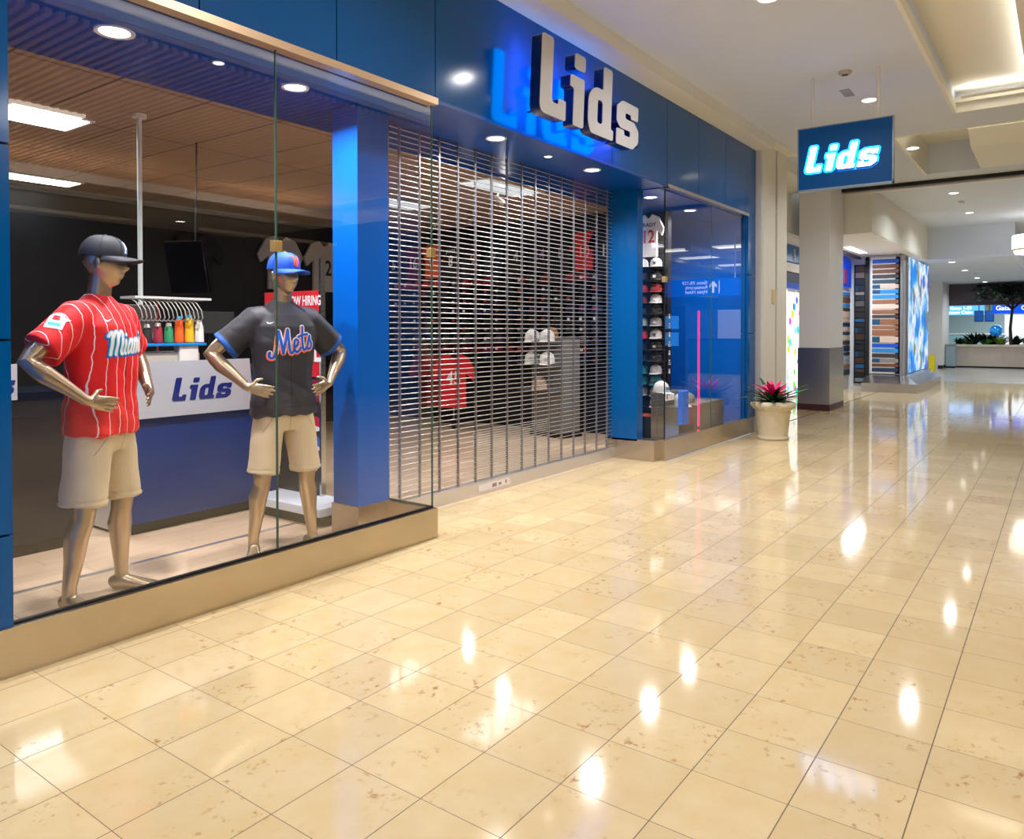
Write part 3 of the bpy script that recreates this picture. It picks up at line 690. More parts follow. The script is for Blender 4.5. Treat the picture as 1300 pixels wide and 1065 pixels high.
        O = Vector(origin) if origin else Vector((.5, centre[0], centre[1]))
        rt = D.cross(Vector((0, 0, 1))).normalized(); upv = rt.cross(D).normalized()
        dead = []
        for v in bm2.verts:
            x_, y_ = v.co.x, v.co.y; x2 = x_*cos(rot)-y_*sin(rot); y2 = x_*sin(rot)+y_*cos(rot)
            hit = B.ray_cast(O+rt*x2+upv*(y2+arc*x2*x2), D)
            if hit[0] is None: dead.append(v)
            else:
                nn = hit[1] if hit[1].dot(D) < 0 else -hit[1]
                v.co = hit[0]+nn*lift
        bmesh.ops.delete(bm2, geom=dead, context='VERTS')
        me2 = bpy.data.meshes.new(name); bm2.to_mesh(me2); bm2.free(); me2.materials.clear(); me2.materials.append(mt)
        return link(name, me2, parent)
    style['trim'](t, jo, decal)
    # shorts
    b = MB()
    b.loft([((0, 0, .78), .105, .175, 2.3), ((0, 0, .86), .130, .185, 2.3), ((0, 0, .95), .128, .180, 2.3), ((0, 0, .985), .118, .168)], 36)
    for s in (-1, 1):
        fx, fy = feet[s]; kn = Vector((fx*.5+.01, s*.088+(fy-s*.088)*.5, .50)); hp = Vector((0, s*.090, .88))
        pts = [hp, hp.lerp(kn, .3), hp.lerp(kn, .6), hp.lerp(kn, .95)]
        b.tube(pts, [.118, .117, .114, .116], 28, ry=[.096, .096, .092, .094], up=(1, 0, 0))
    def ws(co): return .007*MN.noise(Vector((co.x*5, co.y*9, co.z*3+se*5)))+.006*MN.noise(Vector((co.x*11, co.y*12, co.z*9+se)))+(.003 if co.z < .545 else 0)+(-.0035 if abs(co.z-.548) < .004 else 0)
    sm = remeshed(b, .008, 3, ws); sm.materials.append(KHAKI)
    so = link('shorts', sm, t); so['label'] = 'knee-length khaki shorts'
    b = MB()     # fly, pocket piping
    b2 = BVHTree.FromPolygons([v.co for v in sm.vertices], [p.vertices for p in sm.polygons])
    def line_on(P0, P1, wd, mt, nm, parent):
        me = bpy.data.meshes.new('q'); bq = bmesh.new(); a, c_ = Vector(P0), Vector(P1); d = (c_-a).normalized(); n_ = Vector((-d.y, d.x))*wd
        bq.faces.new([bq.verts.new((*(q), 0)) for q in (a-n_, c_-n_, c_+n_, a+n_)]); bq.to_mesh(me); bq.free()
        decal(nm, me, (0, 0), mt, .0015, parent=parent, bvh=b2, origin=(.5, 0, .0))
    sd_ = mat('khaki_seam', (160, 144, 112), .85)
    line_on((0.0, .70), (0.0, .90), .0018, sd_, 'seam', so); line_on((.10, .88), (.165, .78), .0018, sd_, 'seam', so); line_on((-.10, .88), (-.165, .78), .0018, sd_, 'seam', so)
    # cap
    cp = link('cap', None, t); cp.location = (.018, 0, 1.755); cp.rotation_euler = (0, radians(4), head_yaw); cp['label'] = labels[2]
    b = MB(); secs = []
    for j in range(0, 15):
        a = pi/2*j/15.0; secs.append(((-.004+.006*sin(a), 0, .030+.112*sin(a)**.9), .112*cos(a)**.72, .092*cos(a)**.72))
    b.loft(secs, 48); cm = b.mesh('crown', style['cap_mat'], 60)
    co_ = link('crown', cm, cp)
    MB().sphere((.002, 0, .143), .009, .009, .005, 12, 8).build('button', style['cap_button'], cp, 60)
    b = MB()     # brim
    nu, nv = 24, 6; top, bot = [], []
    for i in range(nu+1):
        a = -pi*.5+pi*i/nu; ra, rb = [], []
        for j in range(nv+1):
            q = j/nv; px = .020+cos(a)*(.088+.078*q*max(0, cos(a))**.35*1.0) if True else 0
            py = sin(a)*(.090+.004*q); px = .005+cos(a)*.105*(1-q)+q*(max(0, cos(a))**.55*.185) if cos(a) > .02 else .005
            pz = .036-.020*(abs(py)/.09)**2*(.4+.6*q)-.008*q
            ra.append(b.bm.verts.new((px, py, pz+.0028))); rb.append(b.bm.verts.new((px, py, pz-.0028)))
        top.append(ra); bot.append(rb)
    for i in range(nu):
        for j in range(nv):
            b._f([top[i][j], top[i+1][j], top[i+1][j+1], top[i][j+1]]); b._f([bot[i][j], bot[i][j+1], bot[i+1][j+1], bot[i+1][j]])
        b._f([top[i][nv], top[i+1][nv], bot[i+1][nv], bot[i][nv]])
    b.build('brim', style['brim_mat'], cp, 60)
    cb = BVHTree.FromPolygons([v.co for v in cm.vertices], [p.vertices for p in cm.polygons])
    style['cap_mark'](co_, cb, decal)
    b = MB()
    for k in range(6):
        a0 = k*pi/3+pi/6; pts = []
        for j in range(0, 12):
            a = pi/2*j/12.5; pts.append((-.004+.006*sin(a)+.1135*cos(a)**.72*cos(a0), .0935*cos(a)**.72*sin(a0), .0305+.1125*sin(a)**.9))
        b.tube(pts, .0011, 6)
    b.build('seam', style['cap_mat'], co_)
    # round base plate
    return t
# red pinstripe jersey cloth
def pinstripe():
    m = bpy.data.materials.new('red_pinstripe'); m.use_nodes = True; g = NT(m); P, x, y, z = g.pos()
    wob = g.math('MULTIPLY', g.math('SUBTRACT', g.noise(g.comb(g.math('MULTIPLY', x, 2), g.math('MULTIPLY', y, 2), g.math('MULTIPLY', z, 14)), 1.0, 2), .5), .022)
    yy = g.math('ADD', g.math('ADD', y, wob), 10.027); fr = g.math('FRACT', g.math('DIVIDE', yy, .054))
    ln = g.math('LESS_THAN', g.math('ABSOLUTE', g.math('SUBTRACT', fr, .5)), .034)
    col = g.mix(ln, lin((222, 8, 16)), lin((236, 214, 214)))
    B = m.node_tree.nodes['Principled BSDF']; g.put(B.inputs['Base Color'], col); B.inputs['Roughness'].default_value = .7; return m
WHITED = mat('white_print', (238, 240, 244), .6); TEAL = mat('teal_print', (60, 190, 225), .6); SKYB = mat('blue_print', (20, 90, 200), .6); ORNG = mat('orange_print', (255, 92, 30), .6); RED = mat('red_print', (205, 20, 36), .6)
def quadmesh(pts):
    me = bpy.data.meshes.new('q'); bq = bmesh.new(); bq.faces.new([bq.verts.new((*p, 0)) for p in pts]); bq.to_mesh(me); bq.free(); return me
SWOOSH = [(-.022, .004), (-.016, -.006), (-.006, -.007), (.024, .008), (-.004, -.001), (-.012, 0), (-.018, .006)]
def smooth_line(p, k=4):
    out = []
    for i in range(len(p)-1):
        p0, p1, p2, p3 = p[max(i-1, 0)], p[i], p[i+1], p[min(i+2, len(p)-1)]
        for j in range(k):
            t = j/k
            out.append(tuple(.5*((2*p1[q])+(-p0[q]+p2[q])*t+(2*p0[q]-5*p1[q]+4*p2[q]-p3[q])*t*t+(-p0[q]+3*p1[q]-3*p2[q]+p3[q])*t**3) for q in (0, 1)))
    return out+[tuple(p[-1])]
def stroke_mesh(strokes, h, wd, shear=0, curve=True, sx=1):
    """broad-pen lettering: every stroke a ribbon with round joins"""
    bq = bmesh.new(); xs = [p[0] for st_ in strokes for p in st_]; cx = (min(xs)+max(xs))/2
    for st_ in strokes:
        pts = smooth_line(st_) if curve and len(st_) > 2 else st_
        pts = [Vector((((x-cx)*sx+shear*(y-.5))*h, (y-.5)*h)) for x, y in pts]
        for i, p in enumerate(pts):
            bq.faces.new([bq.verts.new((p.x+wd*cos(k*pi/4), p.y+wd*sin(k*pi/4), 0)) for k in range(8)])
            if i < len(pts)-1:
                d = pts[i+1]-p
                if d.length < 1e-6: continue
                n = Vector((-d.y, d.x)).normalized()*wd
                bq.faces.new([bq.verts.new((*q, 0)) for q in (p-n, pts[i+1]-n, pts[i+1]+n, p+n)])
    me = bpy.data.meshes.new('strokes'); bq.to_mesh(me); bq.free(); return me
S_METS = [[(-.12,.22),(-.14,.05),(-.02,-.02),(.08,.12),(.20,.60),(.30,1.0)], [(.30,1.0),(.34,.55),(.38,.10)], [(.38,.10),(.52,.58),(.66,1.0)], [(.66,1.0),(.64,.5),(.66,.12),(.74,.02),(.84,.14)],
 [(.86,.22),(1.0,.32),(1.04,.46),(.95,.54),(.86,.40),(.86,.14),(.98,.02),(1.14,.16)], [(1.32,.98),(1.24,.5),(1.24,.14),(1.32,.03),(1.46,.18)], [(1.08,.62),(1.28,.66),(1.50,.64)], [(1.46,.18),(1.60,.56),(1.60,.38),(1.68,.22),(1.60,.04),(1.46,.06)]]
S_MIAMI = [[(-.06,.78),(.04,.92),(.10,.80),(.10,.04)], [(.10,.66),(.22,.94),(.33,.82),(.33,.04)], [(.33,.66),(.46,.94),(.57,.82),(.57,.14),(.66,.04)], [(.76,.58),(.76,.14),(.84,.04)], [(.77,.80),(.78,.81)],
 [(1.14,.50),(1.02,.58),(.93,.32),(1.0,.05),(1.13,.18)], [(1.15,.58),(1.14,.16),(1.22,.04)], [(1.30,.56),(1.31,.04)], [(1.31,.42),(1.40,.58),(1.48,.48),(1.48,.04)], [(1.48,.42),(1.57,.58),(1.65,.48),(1.65,.12),(1.72,.04)], [(1.82,.58),(1.82,.14),(1.90,.04)], [(1.83,.80),(1.84,.81)]]
def trim_red(t, jo, decal):
    P_ = dict(shear=.15, sx=1.0); c = (-.0, 1.345); k = dict(rot=.07, arc=.2)
    decal('lettering_outline', stroke_mesh(S_MIAMI, .125, .0150, **P_), (-.004, 1.340), SKYB, .0018, **k)
    decal('lettering_outline', stroke_mesh(S_MIAMI, .125, .0118, **P_), c, TEAL, .0028, **k)
    decal('lettering', stroke_mesh(S_MIAMI, .125, .0074, **P_), c, WHITED, .0040, **k)
    decal('placket', quadmesh([(-.002, -.28), (.002, -.28), (.002, .27), (-.002, .27)]), (.0, 1.17), mat('dark_red', (120, 6, 14), .7), .0015)
    decal('logo', quadmesh(SWOOSH), (-.10, 1.455), WHITED, .0018)
    D_ = dict(origin=(.05, -.60, 1.52), direction=(-.16, .78, -.20))
    decal('sleeve_patch', quadmesh([(-.038, -.036), (.034, -.044), (.040, .0), (.058, .010), (.034, .022), (.028, .040), (-.020, .046), (-.040, .030)]), (0, 0), WHITED, .002, **D_)
    decal('patch_band', quadmesh([(-.026, -.022), (.024, -.028), (.025, -.012), (-.026, -.006)]), (0, 0), TEAL, .003, **D_)
    decal('patch_crest', quadmesh([(-.018, .008), (.016, .004), (.014, .028), (-.014, .034)]), (0, 0), RED, .003, **D_)
def trim_black(t, jo, decal):
    P_ = dict(shear=.1, sx=1.0); k = dict(rot=.20)
    decal('lettering_outline', stroke_mesh(S_METS, .150, .0165, **P_), (.0, 1.335), WHITED, .0016, **k)
    decal('lettering_outline', stroke_mesh(S_METS, .150, .0138, **P_), (-.002, 1.332), ORNG, .0026, **k)
    decal('lettering_outline', stroke_mesh(S_METS, .150, .0105, **P_), (.0, 1.337), WHITED, .0036, **k)
    decal('lettering', stroke_mesh(S_METS, .150, .0080, **P_), (.0, 1.337), SKYB, .0046, **k)
    decal('placket', quadmesh([(-.0015, -.28), (.0015, -.28), (.0015, .27), (-.0015, .27)]), (.0, 1.17), mat('black_seam', (4, 4, 6), .8), .0015)
    decal('logo', quadmesh(SWOOSH), (-.115, 1.45), WHITED, .0018)
def mark_red(o, bvh, decal):
    d = dict(parent=o, bvh=bvh, cell=.004); M_ = [[(0, 0), (.1, 1)], [(.1, 1), (.42, .25)], [(.42, .25), (.75, 1)], [(.75, 1), (.85, 0)], [(-.12, 0), (.12, 0)], [(.72, 0), (.98, 0)]]
    decal('emblem', stroke_mesh(M_, .050, .0075, curve=False), (0, .085), mat('cap_blue_mark', (70, 150, 230), .5), .0014, **d)
    decal('emblem', stroke_mesh(M_, .050, .0038, curve=False), (0, .085), WHITED, .0026, **d)
def mark_blue(o, bvh, decal):
    d = dict(parent=o, bvh=bvh, cell=.004)
    decal('emblem', stroke_mesh([[(.1, .05), (.1, .8)], [(.1, .8), (.62, .05)], [(.62, .05), (.62, .8)], [(0, .8), (.2, .8)], [(.0, .05), (.2, .05)], [(.52, .8), (.74, .8)]], .052, .0042, curve=False), (0, .086), ORNG, .0016, **d)
    decal('emblem', stroke_mesh([[(.0, 1), (.36, .52)], [(.74, 1), (.36, .52)], [(.36, .52), (.36, -.12)], [(-.1, 1), (.1, 1)], [(.64, 1), (.84, 1)], [(.24, -.12), (.48, -.12)]], .052, .0042, curve=False), (0, .088), ORNG, .0026, **d)
CAPK = mat('cap_black', (30, 34, 44), .7, bump=.15, bscale=400); CAPB = mat('cap_royal', (14, 84, 200), .65, bump=.15, bscale=400)
make_mannequin(1.93, 4.05, radians(299.5), radians(24),
    ['bare champagne mannequin with hands on hips in a red pinstriped jersey', 'bright red short-sleeved jersey with white pinstripes and script lettering', 'black baseball cap with a blue and white letter'],
    dict(feet={-1: (-.05, -.17), 1: (.0, .17)}, splay=.28, seed=1.3, jersey_mats=[pinstripe()], trim=trim_red, cap_mat=CAPK, cap_button=CAPK, brim_mat=CAPK, cap_mark=mark_red))
make_mannequin(3.03, 4.0, radians(253), radians(24),
    ['bare champagne mannequin with hands on hips in a black jersey and blue cap', 'black short-sleeved jersey with blue cuffs and orange-edged script lettering', 'royal blue baseball cap with orange interlocked letters'],
    dict(feet={-1: (.0, -.19), 1: (.0, .19)}, splay=.35, seed=4.7, jersey_mats=[mat('black_knit', (42, 42, 50), .6, bump=.1, bscale=300), mat('cuff_blue', (20, 84, 170), .6)], trim=trim_black, cap_mat=CAPB, cap_button=ORNG, brim_mat=CAPB, cap_mark=mark_blue))
#@@PART3
# ================================================================== INSIDE THE SHOP
COUNTER = mat('counter_blue', (0, 48, 112), .3, spec=.3); SILV = mat('silver_panel', (196, 200, 206), .35, .25); NAVYL = mat('navy_logo', (16, 34, 110), .45)
ct = thing('shop_counter', 'blue service counter with silver front panel behind the mannequins', 'counter', (3.2, 5.4, 0))
MB().box(-.58, -.28, .08, .62, .35, 1.10).build('body', COUNTER, ct); MB().box(-.57, -.22, 0, .6, .33, .08).build('toe_kick', BLACK, ct)
MB().box(-.60, -.30, 0.02, -.58, .3, 1.1).build('end_panel', WHITE, ct)
MB().prism([(-.56, .80), (.38, .80), (.34, 1.19), (-.52, 1.19)], -.315, -.30).build('front_panel', SILV, ct)
logo_flat('lettering', .165, (2.905, 5.082, .905), XR, NAVYL, ct, tilt=.22, sx=1.25)
MB().box(-.58, -.30, 1.10, .64, .36, 1.13).build('worktop', mat('counter_top', (60, 64, 72), .3), ct)
ct2 = thing('shop_counter', 'darker counter with a silver panel at the far left of the window', 'counter', (1.55, 5.5, 0))
MB().box(-.85, -.3, .08, .80, .35, 1.02).build('body', mat('dark_counter', (8, 16, 34), .2), ct2); MB().box(-.84, -.26, 0, .78, .33, .08).build('toe_kick', BLACK, ct2)
MB().box(-.85, -.32, .98, .42, -.30, 1.20).build('front_panel', SILV, ct2); logo_flat('lettering', .14, (1.55, 5.175, 1.01), XR, NAVYL, ct2, tilt=.22, sx=1.25)
MB().box(-.4, -.31, .84, .3, -.30, .90).build('display_strip', mat('strip_blue', (30, 80, 120), .3), ct2)
for i in range(6):
    c = MB().loft([((0, 0, 0), .085, .07), ((0, 0, .05), .08, .068), ((-.005, 0, .1), .05, .045), ((-.005, 0, .115), .01, .01)], 16)
    pass
    c.bm.free()
# thread tray and spools
et = thing('embroidery_machine', 'grey embroidery machine on the counter under the hoop rack', 'machine', (2.93, 5.3, 1.13))
MB().box(-.24, -.15, 0, .24, .15, .12, bev=.015).build('body', mat('machine_cream', (196, 190, 176), .4), et)
MB().box(-.26, .02, .20, .02, .2, .46, bev=.02).build('housing', mat('machine_grey', (150, 146, 138), .4), et)
MB().box(.06, -.18, .0, .21, -.10, .17, bev=.01).build('front_cover', mat('machine_white', (224, 222, 214), .4), et)
MB().box(-.28, -.20, .165, .26, -.04, .185, bev=.004).build('tray', mat('tray_blue', (20, 130, 210), .3), et)
cols = [((222, 224, 220), .10, 'white'), ((22, 22, 26), .11, 'black'), ((150, 34, 52), .12, 'dark red'), ((40, 140, 92), .12, 'green'), ((255, 96, 20), .17, 'orange'), ((236, 180, 20), .18, 'yellow'), ((222, 222, 214), .14, 'pale grey')]
for i, (c, hh, nm) in enumerate(cols):
    sp = thing('thread_spool', '%s thread cone on the blue machine tray%s' % (nm, ', at the left end' if i == 0 else ', at the right end' if i == 6 else ''), 'thread spool', (2.70+i*.079, 5.17, 1.3145), 0, 'thread cones on the tray')
    MB().lathe([(.033, .006), (.033, .01), (.028, hh*.9), (.02, hh)], n=18).build('thread', mat('thread_'+nm.replace(' ', '_'), c, .7), sp, 50)
    MB().lathe([(.034, 0), (.034, .006), (.01, .007)], n=18).build('base', BLACK, sp, 50)
    MB().lathe([(.02, hh), (.018, hh+.022), (.006, hh+.025)], n=14).build('cone_tip', mat('cone_tip', (40, 160, 200), .4) if i in (4, 5) else WHITE, sp, 50)
hr = thing('hoop_rack', 'white rack of hanging hoops above the thread cones', 'rack', (2.93, 5.2, 1.58))
MB().box(-.27, -.10, .045, .30, .10, .062).build('plate', mat('rack_white', (206, 206, 200), .4), hr)
for i in range(15):
    x = -.26+i*.032; MB().tube([(x, -.02, .045), (x-.005, -.10, .02), (x+.012, -.13, -.03), (x+.03, -.12, -.085), (x+.045, -.06, -.11), (x+.05, .0, -.1)], .0042, 6).build('hoop', mat('hoop_grey', (190, 190, 182), .4), hr)
MB().tube([(0, .12, -.45), (0, .12, .05)], .012, 8).build('post', CHROME, hr)
pl = thing('support_pole', 'slim white pole from the counter to the shop ceiling', 'pole', (2.92, 5.52, 1.13))
MB().tube([(0, 0, 0), (0, 0, 1.84)], .017, 14).build('tube', mat('pole_white', (214, 222, 218), .3), pl, 50); MB().lathe([(.05, 1.84), (.05, 1.865), (.02, 1.868)], n=18).build('flange', WHITE, pl)
tv = thing('television', 'dark television tilted on a bracket beside the white pole', 'television', (3.52, 5.9, 1.93), radians(-62))
MB().box(-.17, -.02, -.22, .17, .02, .22, Matrix.Rotation(.25, 4, 'X'), bev=.006).build('screen', BLACKG, tv); MB().tube([(0, .02, 0), (0, .12, .15), (0, .15, 1.07)], .008, 10).build('bracket', DARKM, tv)
mo = thing('monitor', 'grey till monitor behind the arm of the black-jersey mannequin', 'monitor', (3.75, 5.95, 1.05), radians(-10))
MB().box(-.21, -.015, .33, .21, .015, .52, bev=.005).build('screen', mat('monitor_grey', (70, 74, 74), .25), mo); MB().tube([(0, .02, 0), (0, .02, .4)], .015, 8).build('stand', DARKM, mo)
bt = thing('back_counter', 'dark back counter behind the blue service counter', 'counter', (3.9, 6.3, 0)); MB().box(-.7, -.3, 0, .7, .3, 1.0).build('body', BLACK, bt); MB().box(-.72, -.32, 1.0, .72, .32, 1.04).build('worktop', DARKM, bt)
# banner on a low white base
bn = thing('banner_stand', 'tall red and black banner on a low white base beside the blue column', 'banner', (3.78, 4.62, 0))
MB().box(-.27, -.38, .08, .08, .42, .145, bev=.008).build('base', mat('base_white', (220, 228, 236), .3), bn); MB().box(-.22, -.33, 0, .07, .38, .08).build('plinth', BLACK, bn)
MB().box(.02, -.05, .145, .05, .62, 1.62).build('panel', mat('banner_black', (34, 34, 40), .5), bn); MB().box(.01, -.07, .14, .055, -.05, 1.95).build('frame', CHROME, bn)
for z0, z1, m_, nm in ((1.50, 1.71, RED, 'red_header'), (1.05, 1.48, RED, 'red_field'), (.86, 1.03, mat('banner_maroon', (120, 36, 50), .5), 'maroon_field')): MB().box(.012, -.05, z0, .02, .62, z1).build(nm, m_, bn)
label_text('lettering', 'NOW HIRING', .105, (3.788, 4.75, 1.63), YR, WHITED, bn, off=.002, w=.62); label_text('lettering', 'SALE', .30, (3.788, 4.74, 1.26), YR, WHITED, bn, off=.004, w=.62)
label_text('lettering', 'LAST CHANCE', .045, (3.796, 4.68, .50), YR, WHITED, bn, w=.7) if False else None
logo_flat('lettering', .05, (3.795, 4.72, .33), YR, WHITED, bn)
for zc, c_ in ((.70, (190, 20, 60)), (.55, (60, 110, 190))):
    rm = mat('printed_cap_%d' % c_[0], c_, .5)
    MB().tube([(.018, .0, zc), (.016, .0, zc)], .05, 20, ry=.05).build('printed_cap', rm, bn)
    MB().tube([(.014, .0, zc-.045), (.012, .0, zc-.045)], .055, 20, ry=.02).build('printed_brim', WHITED, bn)
# floor track by the window
struct(MB().box(1.30, 4.50, 0, 3.53, 4.53, .006, Matrix.Translation((0, 0, 0))).build('trim_20', mat('track_silver', (200, 206, 216), .2, .8)))

# jerseys on the walls
def jersey_mesh(name, m, hw=.29, hh=.36, t=.02):
    half = [(0, -hh), (hw*.72, -hh), (hw*.70, hh*.25), (hw*1.12, -.02*hh), (hw*1.30, hh*.28), (hw*.85, hh*.86), (hw*.33, hh), (hw*.16, hh*.86), (0, hh*.80)]
    poly = half+[(-x, z) for x, z in half[-2:0:-1]]
    return MB().prism(poly, -t, t, 'x').mesh(name, m)
def jersey(y, z, col, num, ncol, label, x=9.0, name='', hw=.19, hh=.27, rot=0, group='jerseys along the top of the dark wall', ncat='jersey'):
    t = thing('hung_jersey', label, ncat, (x, y, z), rot, group)
    link('cloth', jersey_mesh('cloth', mat('jersey_%d_%d_%d' % col, col, .75), hw, hh), t)
    o = link('number', text_mesh(num, hh*.85, mat('number_%d_%d_%d' % ncol, ncol, .6), .001, .004*hh/.27, w=.8), t); o.matrix_basis = frame(None, (-.0225, 0, -.08*hh), YR)
    if name:
        o = link('name_print', text_mesh(name, hh*.26, mat('number_%d_%d_%d' % ((30, 30, 30) if col[0] > 150 else (225, 225, 225)), (30, 30, 30) if col[0] > 150 else (225, 225, 225), .6), .001, .001), t); o.matrix_basis = frame(None, (-.0225, 0, .50*hh), YR)
    return t
WJ = [(8.95, (34, 34, 40), '5', (200, 200, 205), 'black jersey numbered 5, left end of the row', ''), (8.52, (120, 20, 40), '16', (220, 220, 225), 'maroon jersey numbered 16, seen through the side glass', ''),
      (8.12, (235, 90, 20), '9', (225, 225, 230), 'orange jersey at the shop corner glass', ''), (7.72, (18, 18, 22), '8', (230, 230, 230), 'black jersey numbered 8 beside the orange jersey', 'JAMES'),
      (7.28, (18, 18, 24), '9', (210, 160, 120), 'black jersey with a tan number 9', ''), (6.88, (24, 24, 40), '7', (120, 120, 140), 'navy jersey with a dull grey 7', ''),
      (6.47, (20, 20, 24), '4', (170, 180, 190), 'black jersey numbered 4, middle of the row', ''), (6.06, (22, 18, 30), '14', (150, 130, 190), 'black jersey with a purple-grey 14', ''),
      (5.70, (18, 20, 30), '8', (150, 160, 180), 'dark jersey numbered 8 next to the red jersey', ''), (5.33, (214, 30, 30), '10', (240, 140, 130), 'bright red jersey high on the dark wall', ''), (5.02, (20, 20, 24), '1', (220, 220, 220), 'black jersey numbered 1, right end of the row', '')]
for y, c, n_, nc, lb, nm in WJ: jersey(y, 2.5, c, n_, nc, lb, name=nm)
jersey(4.335, 2.62, (232, 232, 232), '12', (196, 20, 40), 'white jersey with a red 12 at the top of the right window', x=8.93, name='BRADY', hw=.165, hh=.27, group='jerseys in the windows')
for i, (x, z, c, n_, nc, lb) in enumerate([(7.7, 2.38, (214, 214, 214), '12', (40, 40, 50), 'white jersey numbered 12 on the back wall beside the blue cap'), (6.9, 2.38, (200, 204, 210), '2', (200, 90, 30), 'pale jersey with an orange number behind the blue cap'),
                                       (1.6, 2.45, (30, 34, 46), '8', (190, 190, 196), 'black jersey numbered 8 on the back wall at far left'), (5.6, 2.3, (22, 26, 40), '5', (90, 90, 100), 'navy jersey on the back wall left of the blue cap')]):
    t = jersey(9.16, z, c, n_, nc, lb, x=x, hw=.30, hh=.38, rot=radians(90), group='jerseys on the back wall')
t = thing('wall_lettering', 'large dull grey lettering on the dark back wall', 'sign', (1.2, 9.18, 1.9)); logo_flat('letters', .42, (.95, 9.17, 1.75), XR, mat('dull_letters', (90, 96, 104), .5), t)
# caps
def cap_mesh(c, c2=None, mark=(230, 230, 230)):
    b = MB()
    b.loft([((0, 0, 0), .085, .075), ((0, 0, .045), .084, .074), ((.0, 0, .08), .068, .062), ((.0, 0, .105), .035, .03), ((0, 0, .11), .008, .008)], 14)
    b.mi = 1; n = 9; A = []
    for k in range(n):
        a = -pi/2+pi*k/(n-1); A.append(b.bm.verts.new((.02+cos(a)*.15, sin(a)*.075, -.008+.012*cos(a)))); 
    I_ = [b.bm.verts.new((.0+cos(-pi/2+pi*k/(n-1))*.08, sin(-pi/2+pi*k/(n-1))*.075, .010)) for k in range(n)]
    for k in range(n-1): b._f([I_[k], A[k], A[k+1], I_[k+1]])
    b.mi = 2; b.box(.078, -.018, .03, .090, .018, .062); b.mi = 0
    b.box(-.005, -.005, .108, .005, .005, .115)
    return b.mesh('cap', [mat('cap_%d_%d_%d' % c, c, .7), mat('cap_%d_%d_%d' % (c2 or c), c2 or c, .7), mat('cap_%d_%d_%d' % mark, mark, .6)], 50)
CM = {}
def cap(x, y, z, rz, c, c2, mark, label, group):
    key = (c, c2, mark)
    if key not in CM: CM[key] = cap_mesh(c, c2, mark)
    o = link('baseball_cap', CM[key]); o.location = (x, y, z); o.rotation_euler = (0, radians(6), rz); tag(o, label, 'cap', group); return o
rnd = random.Random(3)
K_, N_, R_2, W_2, G_2 = (20, 20, 24), (18, 24, 56), (150, 20, 34), (222, 222, 218), (110, 112, 116)
rows = [(2.08, R_2, 'dark red'), (1.94, N_, 'navy'), (1.80, K_, 'black'), (1.66, (24, 40, 84), 'blue'), (1.52, K_, 'black'), (1.38, (34, 34, 38), 'charcoal'), (1.24, (90, 92, 98), 'grey'), (1.10, (120, 24, 36), 'maroon'), (.96, N_, 'navy')]
NUMW = ['1st', '2nd', '3rd']+['%dth' % k for k in range(4, 40)]
for j, (z, c, nm) in enumerate(rows):
    sh = tag(MB().box(8.82, 4.95, z-.012, 9.05, 9.15, z-.004).build('wall_shelf', BLACK), 'thin black cap shelf, %s down on the dark shop wall' % ORD[j], 'shelf', 'cap shelves on the dark wall')
    for k in range(20):
        y = 5.08+k*.205; cc, cn = c, nm
        if rnd.random() < .35: cc, cn = K_, 'black'
        mk = rnd.choice([(230, 230, 230), (160, 160, 165), (200, 60, 50), (60, 60, 64)])
        cap(8.92, y, z+.005, pi+radians(rnd.uniform(-6, 6)), cc, cc, mk, '%s cap, %s from the right, %s shelf from the top, dark shop wall' % (cn, NUMW[k], ORD[j]), 'caps on the dark wall')
# right window wall of caps
struct(MB().box(9.05, 4.12, 0, 9.15, 4.90, 2.93).build('wall_back', mat('cap_wall', (24, 24, 30), .5)))
r2 = [(2.22, W_2, 'white'), (2.05, K_, 'black'), (1.90, R_2, 'red'), (1.76, (110, 16, 30), 'dark red'), (1.62, K_, 'black'), (1.47, (150, 150, 152), 'grey'), (1.31, (190, 30, 30), 'red'), (1.16, K_, 'black'), (1.02, (40, 40, 46), 'charcoal'), (.86, (20, 120, 140), 'teal'), (.72, (30, 130, 150), 'pale teal'), (.58, (150, 150, 148), 'light grey'), (.44, K_, 'black')]
for j, (z, c, nm) in enumerate(r2):
    tag(MB().box(8.84, 4.13, z-.012, 9.05, 4.80, z-.004).build('wall_shelf', DARKM), 'narrow cap shelf in the right window, %s down' % ORD[j], 'shelf', 'cap shelves in the right window')
    for k in range(3):
        cc, cn = (c, nm)
        if j == 5 and k == 2: cc, cn = (250, 110, 20), 'orange'
        if k == 0 and j % 3 == 0: cc, cn = (200, 200, 198), 'off-white'
        cap(8.93, 4.23+k*.19, z+.005, pi+radians(10), cc, cc, (225, 225, 225) if j % 2 else (90, 90, 96), '%s cap in the right window, %s from the glass, %s shelf down' % (cn, ['nearest', 'second', 'third'][k], ORD[j]), 'caps in the right window')
tag(MB().box(8.86, 4.13, .30, 9.04, 4.5, .34, bev=.01).build('orange_tray', mat('tray_orange', (220, 110, 60), .5)), 'flat orange tray below the caps in the right window', 'tray')
